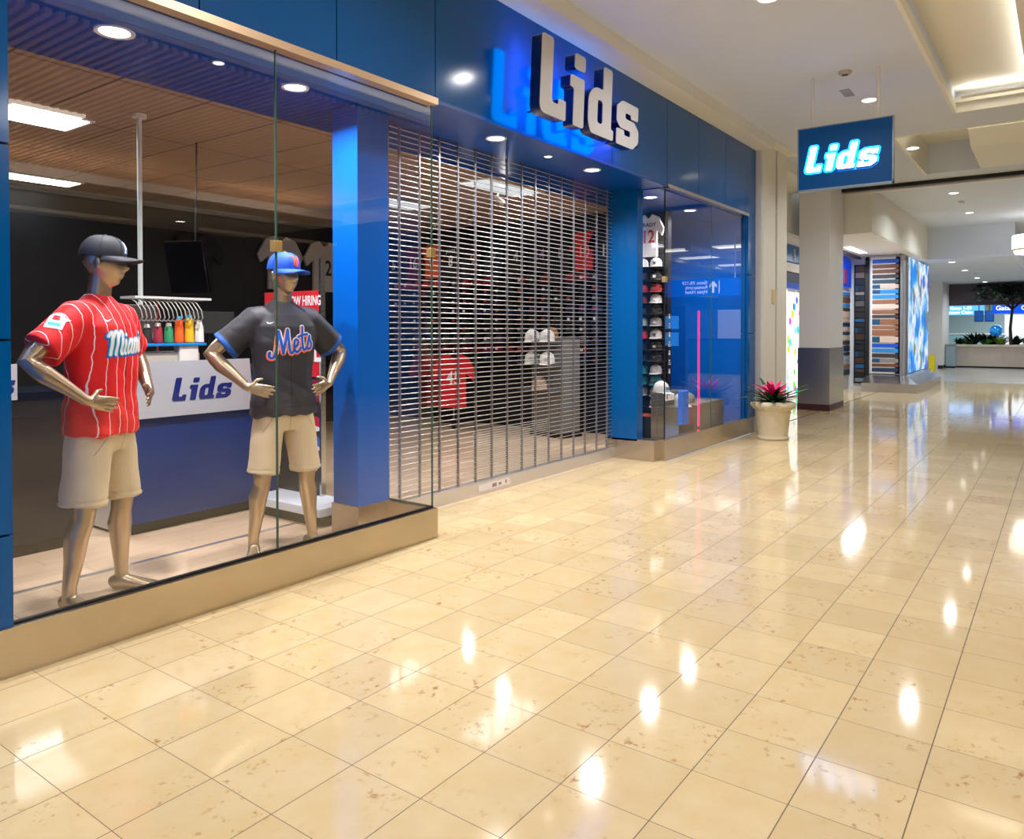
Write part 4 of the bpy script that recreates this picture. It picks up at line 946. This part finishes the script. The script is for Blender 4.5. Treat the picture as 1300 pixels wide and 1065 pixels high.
# hanging red jerseys on a rail
rk = thing('clothes_rail', 'low clothes rail holding the bright red jerseys behind the shutter', 'clothes rack', (8.2, 7.0, 0), radians(40))
MB().tube([(-.12, 0, 1.12), (.85, 0, 1.12)], .012, 10).build('rail', CHROME, rk)
MB().tube([(.85, 0, .05), (.85, 0, 1.12)], .014, 10).build('upright', CHROME, rk); MB().box(.0, -.03, .01, 1.05, .03, .05).build('foot', DARKM, rk); MB().box(.80, -.3, .0, .90, .3, .04).build('foot', DARKM, rk)
for k, (dx, dy, c, lb) in enumerate([(-.05, 0, (214, 16, 28), 'bright red jersey numbered 45 hanging at the front of the low rail'), (.16, .20, (150, 14, 26), 'darker red jersey hanging behind the one numbered 45'), (.38, .34, (110, 12, 24), 'maroon jersey at the left end of the low rail')]):
    p = Matrix.Rotation(radians(40), 3, 'Z') @ Vector((dx, dy, 0))
    t = thing('hung_jersey', lb, 'jersey', (8.2+p.x, 7.0+p.y, .70), radians(40), 'red jerseys on the rail')
    link('cloth', jersey_mesh('cloth', mat('jersey_red_%d' % k, c, .7), .25, .38, .035), t)
    if k == 0:
        o = link('number', text_mesh('45', .26, WHITED, .001, .004, w=.8), t); o.matrix_basis = frame(None, (-.037, 0, .03), YR)
    MB().tube([(0, -.1, .33), (0, 0, .39), (0, .1, .33)], .006, 6).build('hanger', CHROME, t)
# grey fixture of white hats
fx = thing('display_fixture', 'grey stepped display fixture of white hats behind the shutter', 'display stand', (8.45, 5.55, 0), radians(-12))
GF = mat('fixture_grey', (120, 122, 118), .5)
MB().box(-.05, -.28, .06, .30, .28, 1.30).build('body', GF, fx); MB().box(-.07, -.30, 0, .32, .30, .06).build('base', BLACK, fx)
for z in (.62, .95, 1.24): MB().box(-.30, -.29, z, -.05, .29, z+.03).build('shelf', mat('shelf_grey', (90, 92, 92), .5), fx)
for i, (dy, z, c, lb) in enumerate([(-.14, 1.275, W_2, 'white cap on the top shelf of the grey fixture, right'), (.14, 1.275, W_2, 'white cap on the top shelf of the grey fixture, left'), (-.14, .985, (235, 232, 226), 'white cap on the middle shelf of the grey fixture, right'), (.14, .985, W_2, 'white cap on the middle shelf of the grey fixture, left'), (.0, .655, (200, 170, 140), 'tan cap on the bottom shelf of the grey fixture'), (.06, 1.44, (150, 110, 60), 'brown cap above the white caps')]):
    p = Matrix.Rotation(radians(-12), 3, 'Z') @ Vector((-.17 if i < 5 else .1, dy, 0)); o = cap(8.45+p.x, 5.55+p.y, z if i < 5 else 1.305, radians(205), c, c, (190, 190, 190), lb, 'hats on the grey fixture'); o.scale = (1.35, 1.35, 1.35)
# plain hats shelf blocks + low tables deeper in the shop
for i, (x, y, hh) in enumerate(((5.4, 7.6, .8), (7.0, 8.2, .9))):
    tb = thing('display_table', 'dark low display table %s in the shop' % ('left of the red jerseys' if i == 0 else 'behind the red jerseys'), 'table', (x, y, 0))
    MB().box(-.5, -.3, hh-.05, .5, .3, hh).build('tabletop', DARKM, tb)
    for sx in (-.45, .45):
        for sy in (-.25, .25): MB().box(sx-.02, sy-.02, 0, sx+.02, sy+.02, hh-.05).build('leg', BLACK, tb)
# track spots
for i, (x, y) in enumerate(((7.0, 5.3), (7.5, 5.8), (7.9, 6.4), (8.0, 7.1), (7.7, 7.9))):
    ts = thing('track_spotlight', 'small track spotlight in the shop ceiling, %s from the shutter' % ORD[i], 'ceiling light', (x, y, 3.0), radians(40*i), 'track spots in the shop')
    MB().tube([(0, 0, 0), (0, 0, -.07)], .01, 8).build('stem', WHITE, ts); MB().tube([(-.05, 0, -.06), (.03, 0, -.10), (.07, 0, -.12)], [.03, .042, .05], 14).build('head', mat('spot_grey', (160, 150, 140), .3, .6), ts, 50)
    if i % 2 == 0: lamp((.09, 0, -.13), 9, (1, .95, .9), .08, ts, 120, rot=(0, radians(60), 0))
# right window display
bx = thing('display_plinth', 'low grey display box in the right window holding two hats', 'display stand', (9.1, 3.86, 0))
MB().box(-.75, -.20, .0, .70, .16, .50, bev=.005).build('box', mat('plinth_grey', (108, 104, 92), .3), bx)
MB().box(-.75, .0, .50, -.10, .16, .66, bev=.005).build('riser', mat('riser_grey', (90, 92, 92), .3), bx)
cap(8.46, 3.94, .665, radians(250), W_2, (210, 222, 226), (90, 160, 180), 'white cap with a pale brim on the upper step of the window box', 'hats in the right window')
cap(8.72, 3.80, .505, radians(235), (200, 202, 204), (200, 202, 204), (120, 120, 120), 'light grey cap on the lower step of the window box', 'hats in the right window')
cap(8.93, 3.80, .505, radians(235), (110, 112, 108), (110, 112, 108), (70, 70, 70), 'dark grey cap right of the pink neon tube', 'hats in the right window')
for o in list(C.objects)[-3:]: o.scale = (1.2, 1.2, 1.2)
tag(MB().box(8.30, 3.60, .30, 8.50, 3.655, .70, bev=.012).build('blue_display_card', mat('card_blue', (0, 112, 240), .4)), 'bright blue display block in front of the grey window box', 'display block')
ne = thing('neon_tube', 'tall thin pink neon tube standing inside the right window', 'neon light', (8.79, 3.60, .0))
pts = [(0, 0, .24), (.005, 0, .5), (0, 0, 1.0), (0, 0, 1.64)]; MB().tube(pts, .011, 10).build('tube', em('neon_pink', (255, 30, 110), 1.6), ne, 60); MB().tube([(0, 0, 0), (0, 0, .24)], .012, 8).build('foot', DARKM, ne)
# decals on the corner glass
dc = thing('window_decal', 'small white shop lettering stuck across the right window corner', 'decal', (7.60, 3.497, .66)); logo_flat('lettering', .085, (7.42+.195, 3.4965, .64), XR, WHITED, dc, sx=1.2)
dc2 = thing('window_decal', 'column of small white symbols on the right window glass near its left edge', 'decal', (7.72, 3.496, 1.1))
for i in range(7):
    z = .45-i*.10; b = MB()
    if i % 2: b.box(-.03, -.001, z-.018, .03, .001, z-.012).box(-.026, -.001, z, .026, .001, z+.006)
    else: b.tube([(0, -.001, z), (0, .001, z)], .018, 10)
    b.box(-.012, -.001, z+.02, .012, .001, z+.035); b.build('symbol', WHITED, dc2)

# ================================================================== PLANTER BY THE DOOR
pt = thing('bromeliad_planter', 'cast stone urn planter with a pink bromeliad beside the blue shop front', 'planter', (9.95, 3.06, 0))
prof = [(q*.93, z_*.97) for q, z_ in [(.17, 0), (.205, .0), (.215, .012), (.215, .03), (.200, .045), (.198, .055), (.212, .18), (.222, .30), (.226, .335), (.236, .345), (.240, .36), (.232, .375), (.240, .39), (.262, .41), (.288, .44), (.292, .465), (.276, .492), (.240, .505), (.205, .50), (.195, .47), (.19, .44)]]
MB().lathe(prof, n=96, lobes=18, amp=[0]*13+[.008, .014, .014, .012, .008, .0, 0, 0]).build('urn', STONE, pt, 70)
MB().lathe([(.005, .455), (.195, .455), (.195, .44), (.005, .44)], n=24).build('soil', mat('soil', (50, 36, 26), .9), pt)
def blade(b, base, az, L, up, droop, w, seg=8, fold=.3):
    P = Vector(base); d = Vector((cos(az), sin(az), 0)); side = Vector((-sin(az), cos(az), 0)); prev = None
    for i in range(seg+1):
        t = i/seg; p = P+d*(L*t*cos(up*(1-.4*t)))+Vector((0, 0, L*(t*sin(up)-droop*t*t)))
        ww = w*(sin(pi*min(1, .18+t*.82))**.6)*(1 if t < .95 else .3); ring = [b.bm.verts.new(p-side*ww+Vector((0, 0, fold*ww))), b.bm.verts.new(p), b.bm.verts.new(p+side*ww+Vector((0, 0, fold*ww)))]
        if prev:
            b._f([prev[0], ring[0], ring[1], prev[1]]); b._f([prev[1], ring[1], ring[2], prev[2]])
        prev = ring
LEAF = mat('leaf_green', (34, 84, 38), .35, noise=.3, nscale=8); LEAFL = mat('leaf_light', (96, 150, 64), .4, noise=.3); LEAFD = mat('leaf_dark', (14, 34, 20), .45, noise=.3)
PINK = mat('bract_pink', (236, 28, 120), .45, noise=.2, nscale=10)
rr_ = random.Random(11)
for k in range(38):
    az = k*2.399; b = MB(); L = rr_.uniform(.28, .52); blade(b, (cos(az)*.02, sin(az)*.02, .46), az, L, rr_.uniform(.25, .9), rr_.uniform(.1, .35), .027)
    b.build('leaf', LEAFL if k % 9 == 0 else (LEAF if k % 3 else LEAFD), pt)
for k in range(34):
    az = k*2.399+.3; b = MB(); blade(b, (0, 0, .55), az, rr_.uniform(.14, .33), rr_.uniform(.10, 1.0), .08, .030, 6); b.build('bract', PINK, pt)

# ================================================================== PILLAR, ALCOVE, MURAL
pr = thing('square_pillar', 'square grey pillar with a stainless steel base beyond the planter', 'pillar', (14.45, 3.6, 0))
MB().box(-.5, -.27, 1.09, .5, .24, 4.0).build('shaft', mat('pillar_paint', (226, 228, 232), .4), pr)
MB().box(-.515, -.285, .11, .515, .255, 1.10).build('cladding', STEEL, pr); MB().box(-.52, -.29, 0, .52, .26, .11).build('skirting', mat('maroon_skirting', (70, 34, 38), .4), pr)
MB().box(-.52, -.29, 3.85, .52, .32, 4.3).build('capital', CREAM, pr) if False else None
# confectioner's front behind the pillar
struct(MB().box(11.86, 4.9, 0, 18.0, 5.0, 3.5).build('wall_left', mat('pink_white', (236, 226, 232), .5)))
sf = thing('candy_shop_window', 'bright shop front with a blue band, half hidden by the grey pillar', 'shop window', (16.2, 4.6, 0))
MB().box(-1.3, 0, 2.83, 1.3, .1, 3.5).build('blue_band', mat('band_blue', (0, 104, 190), .3), sf)
MB().box(-1.3, -.02, 2.62, 1.3, .1, 2.80).build('white_band', WHITE, sf); MB().box(-1.3, 0, 2.35, 1.3, .1, 2.60).build('striped_band', mat('band_dark', (40, 50, 70), .4), sf)
MB().box(-1.3, -.005, 2.28, 1.3, .1, 2.40).build('blue_strip', mat('band_blue2', (20, 90, 220), .4), sf)
MB().box(-.75, -.02, 0, -.55, .1, 2.3).build('door_frame', mat('frame_pinkish', (226, 206, 214), .4), sf)
label_text('lettering', '&', .35, (16.35, 4.59, 2.98), XR, WHITED, sf)
def candy_mat():
    m = bpy.data.materials.new('candy_poster'); m.use_nodes = True; g = NT(m); P, x, y, z = g.pos()
    v = g.n('ShaderNodeTexVoronoi'); v.inputs['Scale'].default_value = 4.2; g.put(v.inputs['Vector'], P)
    dd = g.math('LESS_THAN', v.outputs['Distance'], .38)
    hs = g.n('ShaderNodeHueSaturation'); hs.inputs['Saturation'].default_value = 1.8; g.put(hs.inputs['Color'], v.outputs['Color'])
    col = g.mix(dd, (1, .98, .95), hs.outputs[0]); B = m.node_tree.nodes['Principled BSDF']; g.put(B.inputs['Base Color'], (0, 0, 0)); g.put(B.inputs['Emission Color'], col); B.inputs['Emission Strength'].default_value = 1.15; return m
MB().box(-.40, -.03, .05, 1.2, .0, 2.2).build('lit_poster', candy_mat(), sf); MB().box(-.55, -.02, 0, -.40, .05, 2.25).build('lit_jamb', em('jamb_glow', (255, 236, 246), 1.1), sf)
struct(MB().box(17.6, 4.2, 0, 17.7, 4.9, 3.17).box(17.6, 4.32, 0, 20.7, 4.42, 3.17).box(19.97, 3.95, 0, 20.1, 4.4, 3.17).build('wall_left', mat('alcove_wall', (226, 230, 238), .5)))
pal = [(0, 80, 200), (50, 46, 54), (150, 100, 74), (60, 56, 62), (216, 190, 172), (180, 200, 216), (30, 140, 220), (110, 66, 46), (226, 206, 190), (40, 70, 90), (140, 134, 130), (20, 50, 90)]
def strips(name, label, cat, lx, ly, z0, z1, w, face, n, seedn, dark=1.0, group='striped display walls'):
    t = thing(name, label, cat, (lx, ly, 0), 0, group); q = random.Random(seedn)
    if face == 'x': MB().box(0, -w/2, z0, .06, w/2, z1).build('frame', WHITE if dark > .8 else DARKM, t)
    else: MB().box(-w/2, 0, z0, w/2, .06, z1).build('frame', WHITE if dark > .8 else DARKM, t)
    z = z0+.04
    while z < z1-.06:
        hh = q.choice((.07, .09, .09, .13)); c = tuple(int(v*dark) for v in q.choice(pal)); m_ = mat('strip_%d_%d_%d' % c, c, .5); split = q.random() < .25
        wd = w-.06 if not split else (w-.06)*.7; e = -w/2+.03
        if face == 'x':
            MB().box(-.015, e, z, .0, e+wd, min(z+hh, z1-.02)).build('stripe', m_, t)
            if split: MB().box(-.015, e+wd, z, .0, w/2-.03, min(z+hh, z1-.02)).build('stripe', mat('strip_blue', (30, 140, 220), .5), t)
        else: MB().box(e, -.015, z, -e, .0, min(z+hh, z1-.02)).build('stripe', m_, t)
        z += hh+.028
    return t
strips('striped_panel', 'tall panel of coloured horizontal stripes on the end of the mural wall', 'wall panel', 19.50, 3.41, .40, 3.12, .62, 'x', 24, 5)
strips('striped_panel', 'darker column of striped shelves between white wall and black gap', 'wall panel', 19.92, 4.05, .12, 3.0, .26, 'x', 24, 8, .7)
strips('striped_panel', 'striped shelf wall running into the alcove left of the black gap', 'wall panel', 19.42, 4.26, .3, 2.35, .85, 'y', 24, 9, .95)
tag(MB().box(18.7, 4.22, 2.45, 19.8, 4.3, 3.1).build('shop_banner', em('banner_blue', (10, 60, 190), .5)), 'glowing deep blue banner above the striped shelf wall', 'sign')
tag(MB().box(19.0, 4.19, 2.50, 19.25, 4.215, 2.85).build('banner_picture', mat('banner_red', (120, 40, 90), .5)), 'small dark red picture on the deep blue banner', 'picture')
struct(MB().box(19.85, 3.80, 0, 19.93, 3.91, 3.17).build('trim_21', BLACKG))
struct(MB().box(15.1, 4.0, 3.12, 19.8, 4.06, 3.178).build('trim_22', DARKM))
# mural wall on its plinth
mw = thing('mural_lightbox', 'freestanding wall end with a glowing blue and white mural on a steel plinth', 'mural', (21.4, 3.4, 0))
MB().box(-1.85, -.34, .38, 1.8, .36, 3.17).build('wall', mat('mural_wall_grey', (188, 188, 196), .4), mw)
def mural_mat():
    m = bpy.data.materials.new('mural_print'); m.use_nodes = True; g = NT(m); P, x, y, z = g.pos()
    q = g.comb(g.math('MULTIPLY', x, .95), 0, g.math('MULTIPLY', z, .75)); n1 = g.noise(q, 1.3, 3, .55)
    va = g.n('ShaderNodeVectorMath', operation='ADD'); g.put(va.inputs[0], q); g.put(va.inputs[1], (5, 3, 9)); n2 = g.noise(va.outputs[0], 1.7, 3, .6)
    c1 = g.ramp(n1, [(.30, lin((0, 90, 215))), (.44, lin((20, 150, 235))), (.52, lin((200, 230, 246))), (.57, lin((246, 240, 244))), (.62, lin((60, 110, 220))), (.78, lin((20, 60, 160)))])
    c2 = g.ramp(n2, [(.0, lin((255, 150, 60))), (.5, lin((250, 180, 190))), (.6, lin((110, 130, 90))), (1, lin((240, 110, 40)))])
    fac = g.ramp(n2, [(.57, (0,)*3), (.62, (1,)*3)]); col = g.mix(fac, c1, c2)
    B = m.node_tree.nodes['Principled BSDF']; g.put(B.inputs['Base Color'], (0, 0, 0)); g.put(B.inputs['Emission Color'], col); B.inputs['Emission Strength'].default_value = .8; return m
MB().box(-1.48, -.40, .40, 1.76, -.34, 3.14).build('lit_mural', mural_mat(), mw)
for x in (-1.53, 1.76): MB().box(x, -.41, .38, x+.05, -.34, 3.16).build('edge_strip', CHROME, mw)
MB().box(-1.9, -.36, .38, -1.72, -.2, 3.16).build('corner_post', mat('corner_grey', (150, 150, 156), .3, .5), mw)
b = MB()
def ring_pl(x0, y0, x1, y1, z): return [(x0, y0, z), (x1, y0, z), (x1, y1, z), (x0, y1, z)]
secs = [ring_pl(-2.5, -.75, 1.5, .4, 0), ring_pl(-2.5, -.75, 1.5, .4, .2), ring_pl(-1.95, -.46, 1.5, .4, .37)]
vs = [[b.bm.verts.new(p) for p in s_] for s_ in secs]
for i in range(2):
    for k in range(4): b._f([vs[i][k], vs[i][(k+1) % 4], vs[i+1][(k+1) % 4], vs[i+1][k]])
b._f(vs[0][::-1]); b._f(vs[2]); b.build('plinth', STEEL, mw)
MB().box(1.5, -.46, 0, 1.85, .4, .37).build('rear_plinth', STEEL, mw)

# ================================================================== FAR END
pl = thing('stone_planter', 'long pale stone planter wall at the far end of the mall', 'planter', (34.0, 0, 0))
b = MB(); n = 24; ys = [-4+7.64*k/n for k in range(n+1)]; 
def px_(y): return -.55+.02*(y-1.5)**2*.3
pf = [(px_(y), y) for y in ys]; poly = pf+[(.35, ys[-1]), (.35, ys[0])]
MB().prism(poly, .06, .80, 'z').build('wall', mat('planter_stone', (196, 184, 172), .6, noise=.1), pl)
MB().prism([(x-.05, y) for x, y in pf]+[(.40, ys[-1]), (.40, ys[0])], .80, .88, 'z').build('coping', mat('coping_stone', (216, 206, 186), .6), pl)
MB().prism([(x+.03, y) for x, y in pf]+[(.33, ys[-1]), (.33, ys[0])], 0, .06, 'z').build('kick', BLACK, pl)
rr3 = random.Random(5)
def bush(x, y, z, n, L, w, ms, label, group, up=(.3, 1.3)):
    t = thing('leafy_plant', label, 'plant', (x, y, z), 0, group); b = MB()
    for k in range(n): b.mi = 0 if rr3.random() < .6 else 1; blade(b, (rr3.uniform(-.1, .1), rr3.uniform(-.1, .1), 0), rr3.uniform(0, 2*pi), L*rr3.uniform(.5, .9), rr3.uniform(*up), rr3.uniform(.1, .5), w, 5)
    b.build('foliage', ms, t); MB().tube([(0, 0, -.05), (0, 0, L*.3)], .02, 6).build('stem', mat('stem_brown', (70, 56, 40), .8), t); return t
for i, (y, L, z, ms, lb) in enumerate([(3.3, .4, .88, 0, 'dark spiky plant at the left end of the far planter'), (2.85, .7, .88, 0, 'large dark spiky plant left of centre in the far planter'), (2.45, .8, .88, 0, 'tallest dark spiky plant in the far planter'), (2.2, .6, .88, 0, 'dark spiky plant left of the shiny ball'), (3.0, .35, .88, 1, 'low light green plant at the front left of the far planter'), (2.4, .38, .88, 1, 'low light green plant under the shiny ball'), (1.95, .5, .88, 2, 'yellow-green plant right of the shiny ball'), (1.5, .55, .88, 0, 'dark plant at the foot of the far tree'), (1.1, .4, .88, 1, 'low green plant at the right of the far planter'), (.8, .6, .88, 0, 'dark plant beyond the far tree')]):
    bush(33.75+(.15 if ms == 0 else -.15), y, z, 90 if ms == 0 else 50, L, .035 if ms == 0 else .045, [[LEAFD, mat('leaf_black', (8, 18, 14), .5)], [LEAF, LEAFL], [LEAFL, mat('leaf_yellow', (150, 160, 60), .5)]][ms], lb, 'plants in the far planter', up=(.75, 1.45))
tr = thing('indoor_tree', 'thin dark tree standing in the far planter', 'tree', (33.45, 1.62, .88))
BARK = mat('bark_dark', (40, 32, 30), .8); MB().tube([(0, 0, 0), (.02, .03, .6), (0, -.02, 1.2), (.02, -.05, 1.6)], [.06, .05, .045, .04], 8).build('trunk', BARK, tr)
for az, L in ((1.4, .9), (2.0, .6), (4.4, 1.0), (4.9, .8), (3.3, .3)):
    MB().tube([(0, -.03, 1.3), (cos(az)*L*.3, sin(az)*L*.5, 1.75), (cos(az)*L*.3, sin(az)*L, 2.1)], [.035, .025, .012], 6).build('branch', BARK, tr)
b = MB()
for k in range(420):
    az = rr3.uniform(0, 2*pi); q = rr3.uniform(0, 1)**.5*1.25; blade(b, (cos(az)*q*.2, sin(az)*q, 1.9+rr3.uniform(-.25, .3)), rr3.uniform(0, 2*pi), .22, rr3.uniform(-.5, .8), .2, .05, 3)
b.build('foliage', LEAFD, tr)
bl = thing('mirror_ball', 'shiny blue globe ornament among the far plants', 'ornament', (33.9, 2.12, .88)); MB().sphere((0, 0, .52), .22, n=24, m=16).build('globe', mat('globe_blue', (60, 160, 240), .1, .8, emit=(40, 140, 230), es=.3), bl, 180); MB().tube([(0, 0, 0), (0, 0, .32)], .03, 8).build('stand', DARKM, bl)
bn_ = thing('litter_bin', 'pale blue-grey litter bin against the left end of the far planter', 'bin', (33.0, 3.5, 0)); MB().box(-.2, -.16, .06, .2, .16, .82, bev=.02).build('body', mat('bin_grey', (170, 196, 210), .3, .5), bn_); MB().box(-.21, -.17, .82, .21, .17, .90, bev=.02).build('lid', STEEL, bn_); MB().box(-.18, -.14, 0, .18, .14, .06).build('foot', BLACK, bn_)
wf = thing('wet_floor_sign', 'small yellow folding floor sign behind the mural wall', 'floor sign', (27.6, 3.50, 0)); MB().prism([(-.16, 0), (-.14, 0), (0, .58), (.14, 0), (.16, 0), (.02, .62), (-.02, .62)], -.13, .13).build('boards', mat('sign_yellow', (236, 214, 20), .5), wf)
# departure boards
def hall_sign(x, y0, y1, z0, z1, m_, label, lines=(), g=None):
    t = thing('overhead_sign', label, 'sign', (x, (y0+y1)/2, z0), 0, g); w_ = (y1-y0)/2
    MB().box(0, -w_, 0, .12, w_, z1-z0).build('box', m_, t)
    for s_, yy, zz, sz in lines:
        o = link('lettering', text_mesh(s_, sz, em('sign_white_glow', (240, 250, 255), 1.3), .002, .004), t); o.matrix_basis = frame(None, (-.005, yy, zz), YR)
    for yy in (-w_*.8, w_*.8): MB().tube([(.06, yy, z1-z0), (.06, yy, 3.1-z0)], .03, 6).build('hanger', WHITE, t)
hall_sign(42, 3.1, 5.2, 2.15, 2.62, em('pale_blue_sign', (90, 170, 240), 1.0), 'pale blue lit overhead sign at the left of the far hall', [('A Gates 1-59', 0, .32, .2), ('Baggage Claim', 0, .12, .2)])
hall_sign(37, .2, 2.45, 2.10, 2.55, em('deep_blue_sign', (10, 80, 220), .9), 'deep blue lit overhead sign behind the far tree', [('Gates', .7, .22, .26), ('C 1-20', -.2, .22, .24)])
for i, yy in enumerate((3.0, 2.62)):
    t = thing('flight_screen', 'dark blue flight screen hanging in the far hall, %s' % ('left of the pair' if i == 0 else 'right of the pair'), 'screen', (38, yy, 1.78), 0, 'flight screens')
    MB().box(0, -.17, 0, .06, .17, .48, bev=.01).build('bezel', BLACK, t); MB().box(-.006, -.15, .03, 0, .15, .45).build('display', em('flight_display', (20, 70, 130), .5), t); MB().tube([(.03, 0, .48), (.03, 0, 1.32)], .02, 6).build('hanger', DARKM, t)
ds = thing('service_desk', 'pale teal desk wall in the far hall behind the plants', 'desk', (46, 3.2, 0)); MB().box(0, -2.5, 0, .5, 2.5, 1.2).build('front', mat('desk_teal', (150, 196, 190), .4), ds); MB().box(-.05, -2.6, 1.2, .6, 2.6, 1.27).build('worktop', WHITE, ds)
wp = thing('white_partition', 'white partition in the far hall behind the globe ornament', 'partition', (39.5, 1.2, 0)); MB().box(0, -1.4, 0, .1, .95, 2.05).build('panel', WHITE, wp); MB().box(-.02, -1.42, 2.05, .12, .97, 2.1).build('cap_rail', GREYP, wp)
# pendant
pd = thing('pendant_lamp', 'glowing white drum pendant lamp at the right edge of the picture', 'ceiling light', (20.5, .54, 3.10))
MB().lathe([(.30, 0), (.40, .02), (.43, .09), (.455, .12), (.46, .40), (.44, .43), (.1, .43)], n=40).build('shade', em('pendant_glow', (255, 248, 232), 1.7), pd, 60); MB().tube([(0, 0, .43), (0, 0, .90)], .015, 8).build('rod', WHITE, pd); MB().lathe([(.432, .085), (.462, .115), (.462, .125), (.43, .095)], n=40).build('band', mat('band_cream', (220, 208, 180), .4), pd)
lamp((0, 0, -.02), 30, (1, .97, .92), .7, pd, 170)
# detectors
sm_ = thing('smoke_detector', 'round white smoke detector in the ceiling above the hanging sign', 'smoke detector', (8.16, 1.81, Z)); MB().lathe([(.02, -.035), (.05, -.03), (.065, -.01), (.065, 0)], n=24).build('housing', mat('detector_grey', (176, 168, 160), .5), sm_, 40); MB().lathe([(.03, -.037), (.034, -.033), (.02, -.033)], n=16).build('sensor', DARKM, sm_)
for i, (x, y, z) in enumerate(((8.9, 1.95, Z), (17.74, 1.72, Z), (27.9, 2.3, 3.2))):
    tag(MB().box(x-.14, y-.05, z-.006, x+.14, y+.05, z).build('air_vent', mat('vent_grey', (150, 150, 160), .5)), ['small flush ceiling vent left of the hanging sign downlight', 'small flush ceiling vent between the two downlights past the beam', 'tiny dark ceiling vent in the lowered far ceiling'][i], 'vent', 'flush ceiling vents')

# ================================================================== ACROSS THE MALL (in the glass)
gs = thing('overhead_sign', 'blue overhead direction sign with white text and an arrow, reflected in the right window', 'sign', (20.0, -1.3, 2.36))
MB().box(0, -1.5, 0, .12, 1.34, .47).build('box', em('route_blue', (0, 96, 230), .75), gs)
for i, s_ in enumerate(('Gates 70-129', 'Restaurants', 'Hyatt Hotel')):
    o = link('lettering', text_mesh(s_, .135, em('route_white', (255, 255, 255), 1.3), .001, .001, 'LEFT'), gs); o.matrix_basis = frame(None, (-.005, .36, .36-.125*i), YR)
MB().box(-.006, .68, .06, -.001, .70, .41).build('divider', em('route_white', (255, 255, 255), 1.3), gs)
b = MB(); b.prism([(.49, .08), (.55, .08), (.55, .28), (.62, .22), (.62, .30), (.52, .40), (.42, .30), (.42, .22), (.49, .28)], -.006, -.001, 'x'); b.build('arrow', em('route_white', (255, 255, 255), 1.3), gs)
for yy in (-1.2, 1.1): MB().tube([(.06, yy, .47), (.06, yy, 1.64)], .02, 8).build('rod', WHITE, gs)
ki = thing('information_kiosk', 'dark kiosk with two glowing blue screens across the mall, reflected in the right window', 'kiosk', (18, -1.15, 0))
MB().box(0, -.42, 0, .2, .42, 2.05, bev=.02).build('cabinet', mat('kiosk_navy', (10, 30, 70), .3), ki)
MB().box(-.01, -.22, 1.45, 0, .25, 1.78).build('screen', em('kiosk_screen', (60, 160, 255), 1.2), ki); MB().box(-.01, -.15, 1.02, 0, .25, 1.36).build('screen', em('kiosk_screen', (60, 160, 255), 1.2), ki)
ob = thing('dining_counter', 'long teal counter across the mall, reflected in the right window', 'counter', (24, -2.6, 0)); MB().box(0, -2.4, 0, .5, 1.7, 1.1).build('front', mat('counter_teal', (16, 90, 120), .3), ob); MB().box(-.05, -2.45, 1.1, .55, 1.75, 1.15).build('worktop', DARKM, ob)
for i, (x, y) in enumerate(((22.8, -1.0), (25.6, -1.0), (29.3, -1.0), (22.8, -3.3), (25.6, -3.3), (29.3, -3.3))):
    t = thing('ceiling_panel_light', 'long panel light in the right-hand ceiling bays of the far mall, %s' % ORD[i], 'ceiling light', (x, y, 3.998), 0, 'far bay panel lights')
    MB().box(-.3, -.8, -.03, .3, .8, 0).build('diffuser', em('bay_panel', (255, 250, 232), 1.3), t); lamp((0, 0, -.04), 22, (1, .97, .9), .5, t, 170, shape='RECTANGLE', size_y=1.5)
